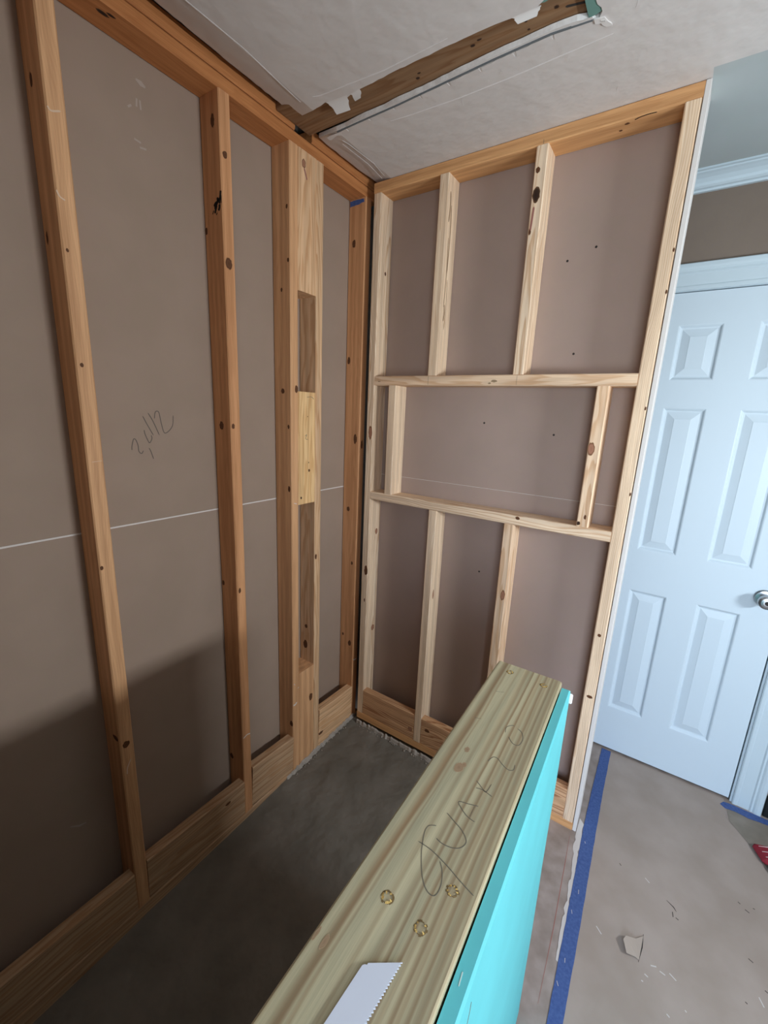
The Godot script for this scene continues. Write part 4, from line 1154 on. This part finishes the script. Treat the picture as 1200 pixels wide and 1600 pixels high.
func build_floor_things() -> void:
	# the mortar bed of the shower
	var n1 := FastNoiseLite.new()
	n1.seed = 3
	n1.frequency = 4.0
	var st := begin()
	var nx := 40
	var nz := 80
	var grid := []
	for i in nx + 1:
		var row := []
		for k in nz + 1:
			var x := 0.0008 + 0.928 * i / nx
			var z := -0.0880 + 1.713 * k / nz
			row.append(Vector3(x, pan_y(z) + n1.get_noise_2d(x, z) * 0.006, z))
		grid.append(row)
	st.set_smooth_group(0)
	for i in nx:
		for k in nz:
			if grid[i][k].z < -0.02 and grid[i][k].x > 0.02:
				pass
			for t in [[0, 0, 1, 0, 1, 1], [0, 0, 1, 1, 0, 1]]:
				for j in 3:
					st.add_vertex(grid[i + t[j * 2]][k + t[j * 2 + 1]])
	st.generate_normals()
	var pan := obj("mortar_bed", st.commit(), M.mortar)
	tag(pan, "dark grey sloping mortar bed on the shower floor", "mortar bed")

	# white plaster crumbs where the mortar meets the walls
	var sc := begin()
	var path := []
	for k in 46:
		path.append([Vector3(0.001, 0, 0.46 - 0.0108 * k), Vector3.RIGHT])
	for k in 54:
		path.append([Vector3(0.047 + 0.0108 * k, 0, 0.0006), Vector3.BACK])
	for i in path.size() - 1:
		if path[i][1] != path[i + 1][1]:
			continue
		var q := []
		for e in [i, i + 1]:
			var p: Vector3 = path[e][0]
			var k: float = sin(e * 78.233) * 43758.5453
			var f: float = k - floor(k)
			var k2: float = sin(e * 39.425) * 24634.634
			var f2: float = k2 - floor(k2)
			var base: float = pan_y(p.z) + 0.004
			var high: float = base + 0.008 + 0.013 * f
			var outw: float = 0.004 + 0.011 * f2
			var o: Vector3 = path[e][1]
			q.append(Vector3(p.x, high, p.z))
			q.append(Vector3(p.x, high - 0.004, p.z) + o * (0.004 + 0.003 * f))
			q.append(Vector3(p.x, base - 0.012, p.z) + o * outw)
		flat(sc, q[0], q[3], q[4], q[1], Vector3.UP + path[i][1])
		flat(sc, q[1], q[4], q[5], q[2], Vector3.UP + path[i][1])
	for k in 90:
		var left := rng.randf() < 0.4
		var t := rng.randf()
		var p := Vector3(0.006 + rng.randf() * 0.02, 0, 0.44 * t) if left else Vector3(0.06 + 0.55 * t, 0, 0.006 + rng.randf() * 0.02)
		p.y = pan_y(p.z) + 0.003
		var r := 0.001 + rng.randf() * 0.0022
		box_into(sc, p - Vector3(r, r * 0.7, r), p + Vector3(r * 1.3, r, r), r * 0.5)
	var cr := obj("plaster_crumbs", sc.commit(), M.crumbs, pan)
	cr.set_meta("kind", "stuff")

	# floor paper with its cut corner
	var edge := rough_line([Vector2(1.166, -0.555), Vector2(1.168, -0.05), Vector2(1.172, 0.18), Vector2(1.180, 0.388), Vector2(1.187, 0.614), Vector2(1.20, 1.5), Vector2(1.22, 2.70)], 0.05, 0.0008)
	var fp := PackedVector2Array([Vector2(1.63, -0.555), Vector2(1.630, -0.518), Vector2(1.629, -0.444), Vector2(1.635, -0.434), Vector2(1.703, -0.334), Vector2(1.737, -0.253), Vector2(1.95, 0.28), Vector2(2.5, 1.3), Vector2(2.5, 2.70)])
	edge.reverse()
	fp.append_array(PackedVector2Array(edge))
	var paper := obj("floor_paper", slab(fp, 0.0004, 0.0016), M.sheet)
	tag(paper, "greyish brown protective paper over the floor, dusty and scuffed", "floor paper")
	for s in [[Vector2(1.431, 0.077), Vector2(1.451, 0.088), Vector2(1.459, 0.099)], [Vector2(1.448, 0.107), Vector2(1.450, 0.124)], [Vector2(1.457, 0.121), Vector2(1.465, 0.124)], [Vector2(1.634, -0.064), Vector2(1.640, -0.060)], [Vector2(1.651, -0.048), Vector2(1.662, -0.043)], [Vector2(1.674, -0.069), Vector2(1.679, -0.068)], [Vector2(1.642, 0.120), Vector2(1.653, 0.125)], [Vector2(1.672, 0.189), Vector2(1.678, 0.192)], [Vector2(1.621, 0.255), Vector2(1.626, 0.257)], [Vector2(1.285, 0.033), Vector2(1.291, 0.039)], [Vector2(1.372, 0.238), Vector2(1.371, 0.280), Vector2(1.364, 0.330)]]:
		obj("scuff_mark", ribbon(on_y(0.0016, s), Vector3.UP, 0.006 if s.size() == 2 else 0.003, 0.0004), M.scuff, paper)
	for s in [[Vector2(1.395, 0.317), Vector2(1.409, 0.311)], [Vector2(1.418, 0.317), Vector2(1.432, 0.319)], [Vector2(1.442, 0.306), Vector2(1.459, 0.315)], [Vector2(1.381, 0.351), Vector2(1.390, 0.354)], [Vector2(1.374, 0.374), Vector2(1.379, 0.374)], [Vector2(1.437, 0.416), Vector2(1.444, 0.420)], [Vector2(1.479, 0.377), Vector2(1.483, 0.380)], [Vector2(1.655, 0.219), Vector2(1.664, 0.239)], [Vector2(1.245, 0.302), Vector2(1.262, 0.317)], [Vector2(1.366, 0.036), Vector2(1.380, 0.047)]]:
		obj("plaster_speck", ribbon(on_y(0.0016, s), Vector3.UP, 0.008, 0.0005), M.speck, paper)
	# the torn tongue of paper, lifted on its left
	var ts := begin()
	var pts := [Vector2(1.319, 0.307), Vector2(1.325, 0.289), Vector2(1.352, 0.270), Vector2(1.372, 0.245), Vector2(1.365, 0.324), Vector2(1.354, 0.324), Vector2(1.331, 0.336)]
	var idx := Geometry2D.triangulate_polygon(PackedVector2Array(pts))
	for i in range(0, idx.size(), 3):
		var t := []
		for j in 3:
			var p: Vector2 = pts[idx[i + j]]
			t.append(Vector3(p.x, 0.0024 + 0.85 * pow(maxf(0.0, 1.366 - p.x), 1.25), p.y))
		for h in [0.0, 0.0008]:
			var n: Vector3 = (t[1] - t[0]).cross(t[2] - t[0]).normalized()
			n = n if n.y > 0 else -n
			tri(ts, t[0] + Vector3.UP * h, t[1] + Vector3.UP * h, t[2] + Vector3.UP * h, n if h > 0 else -n)
	obj("torn_tongue", ts.commit(), M.sheet_torn, paper)

	var sheet := obj("floor_paper", slab(PackedVector2Array([Vector2(1.66, -0.535), Vector2(2.62, -0.53), Vector2(2.62, 1.2), Vector2(2.5, 1.2), Vector2(1.955, 0.27), Vector2(1.742, -0.256), Vector2(1.708, -0.336), Vector2(1.640, -0.436), Vector2(1.634, -0.535)]), 0.0002, 0.0010), M.sheet_b)
	tag(sheet, "darker brown paper showing beyond the cut corner beside the door casing", "floor paper")

	# blue tape
	var tl := [Vector2(1.150, -0.552), Vector2(1.149, -0.30), Vector2(1.150, -0.049), Vector2(1.157, 0.181), Vector2(1.163, 0.388), Vector2(1.169, 0.614), Vector2(1.19, 1.4), Vector2(1.21, 2.6)]
	var trr := [Vector2(1.250, 2.6), Vector2(1.230, 1.4), Vector2(1.206, 0.597), Vector2(1.203, 0.359), Vector2(1.199, 0.151), Vector2(1.194, -0.082), Vector2(1.191, -0.30), Vector2(1.190, -0.552)]
	var tape := obj("blue_tape", slab(PackedVector2Array(rough_line(tl, 0.02, 0.0006) + rough_line(trr, 0.02, 0.0006)), 0.0018, 0.0022), M.tape)
	tag(tape, "long strip of blue tape along the left edge of the floor paper", "tape", "blue masking tape")
	for s in [[Vector2(1.165, 0.02), Vector2(1.168, 0.028)], [Vector2(1.170, 0.30), Vector2(1.174, 0.312)], [Vector2(1.178, 0.22), Vector2(1.180, 0.235)], [Vector2(1.18, 0.45), Vector2(1.182, 0.462)], [Vector2(1.172, 0.52), Vector2(1.178, 0.53)]]:
		obj("plaster_speck", ribbon(on_y(0.0022, s), Vector3.UP, 0.004, 0.0004), M.speck, tape)
	var t2 := obj("blue_tape", slab(PackedVector2Array(rough_line([Vector2(1.614, -0.512), Vector2(1.627, -0.534), Vector2(1.652, -0.538), Vector2(1.713, -0.536), Vector2(1.80, -0.534), Vector2(1.80, -0.506), Vector2(1.745, -0.502), Vector2(1.708, -0.496), Vector2(1.662, -0.503), Vector2(1.630, -0.498)], 0.02, 0.001)), 0.0018, 0.0023), M.tape)
	tag(t2, "short piece of blue tape at the foot of the door casing", "tape", "blue masking tape")

	# white smear of patching compound beside the tape, and the chalk line
	var sm := obj("compound_smear", slab(PackedVector2Array(rough_line([Vector2(1.131, -0.075), Vector2(1.150, -0.054), Vector2(1.151, 0.0), Vector2(1.155, 0.152), Vector2(1.158, 0.233), Vector2(1.162, 0.388), Vector2(1.164, 0.471), Vector2(1.158, 0.470), Vector2(1.152, 0.384), Vector2(1.149, 0.259), Vector2(1.139, 0.113), Vector2(1.130, 0.02)], 0.015, 0.004)), 0.0004, 0.0014), M.speck)
	tag(sm, "pale smear of patching compound on the bare floor beside the long blue tape", "compound")
	var ch := obj("chalk_line", ribbon(on_y(0.0, [Vector2(1.112, 0.029), Vector2(1.120, 0.153), Vector2(1.123, 0.210), Vector2(1.133, 0.388), Vector2(1.14, 0.60)]), Vector3.UP, 0.0022, 0.0004), M.red_chalk)
	tag(ch, "faint red chalk line on the bare floor strip beside the half wall", "chalk line")

	# red fabric bundle at the right edge of the floor
	var r := root("fabric_bundle", Vector3(1.697, 0.0012, -0.338))
	r.rotation.y = 0.387
	tag(r, "red fabric bundle with pale stitched stripes over a dark layer at the right edge", "fabric")
	obj("dark_layer", soft_box(Vector3(0.08, 0.026, 0.045), 0.012, Vector3(0.088, 0.013, 0.117)), M.navy, r)
	var red := obj("red_layer", soft_box(Vector3(0.08, 0.026, 0.040), 0.012, Vector3(0.082, 0.013, 0.031)), M.red, r)
	for k in 3:
		obj("stitching", ribbon([Vector3(0.016, 0.026, 0.010 + k * 0.021), Vector3(0.06, 0.0262, 0.006 + k * 0.021), Vector3(0.14, 0.026, 0.010 + k * 0.021)], Vector3.UP, 0.003, 0.001), M.white_thread, red)

func soft_box(half: Vector3, r: float, at: Vector3) -> ArrayMesh:
	var st := begin()
	box_into(st, at - Vector3(half.x, half.y / 2, half.z), at + Vector3(half.x, half.y / 2, half.z), r)
	return st.commit()
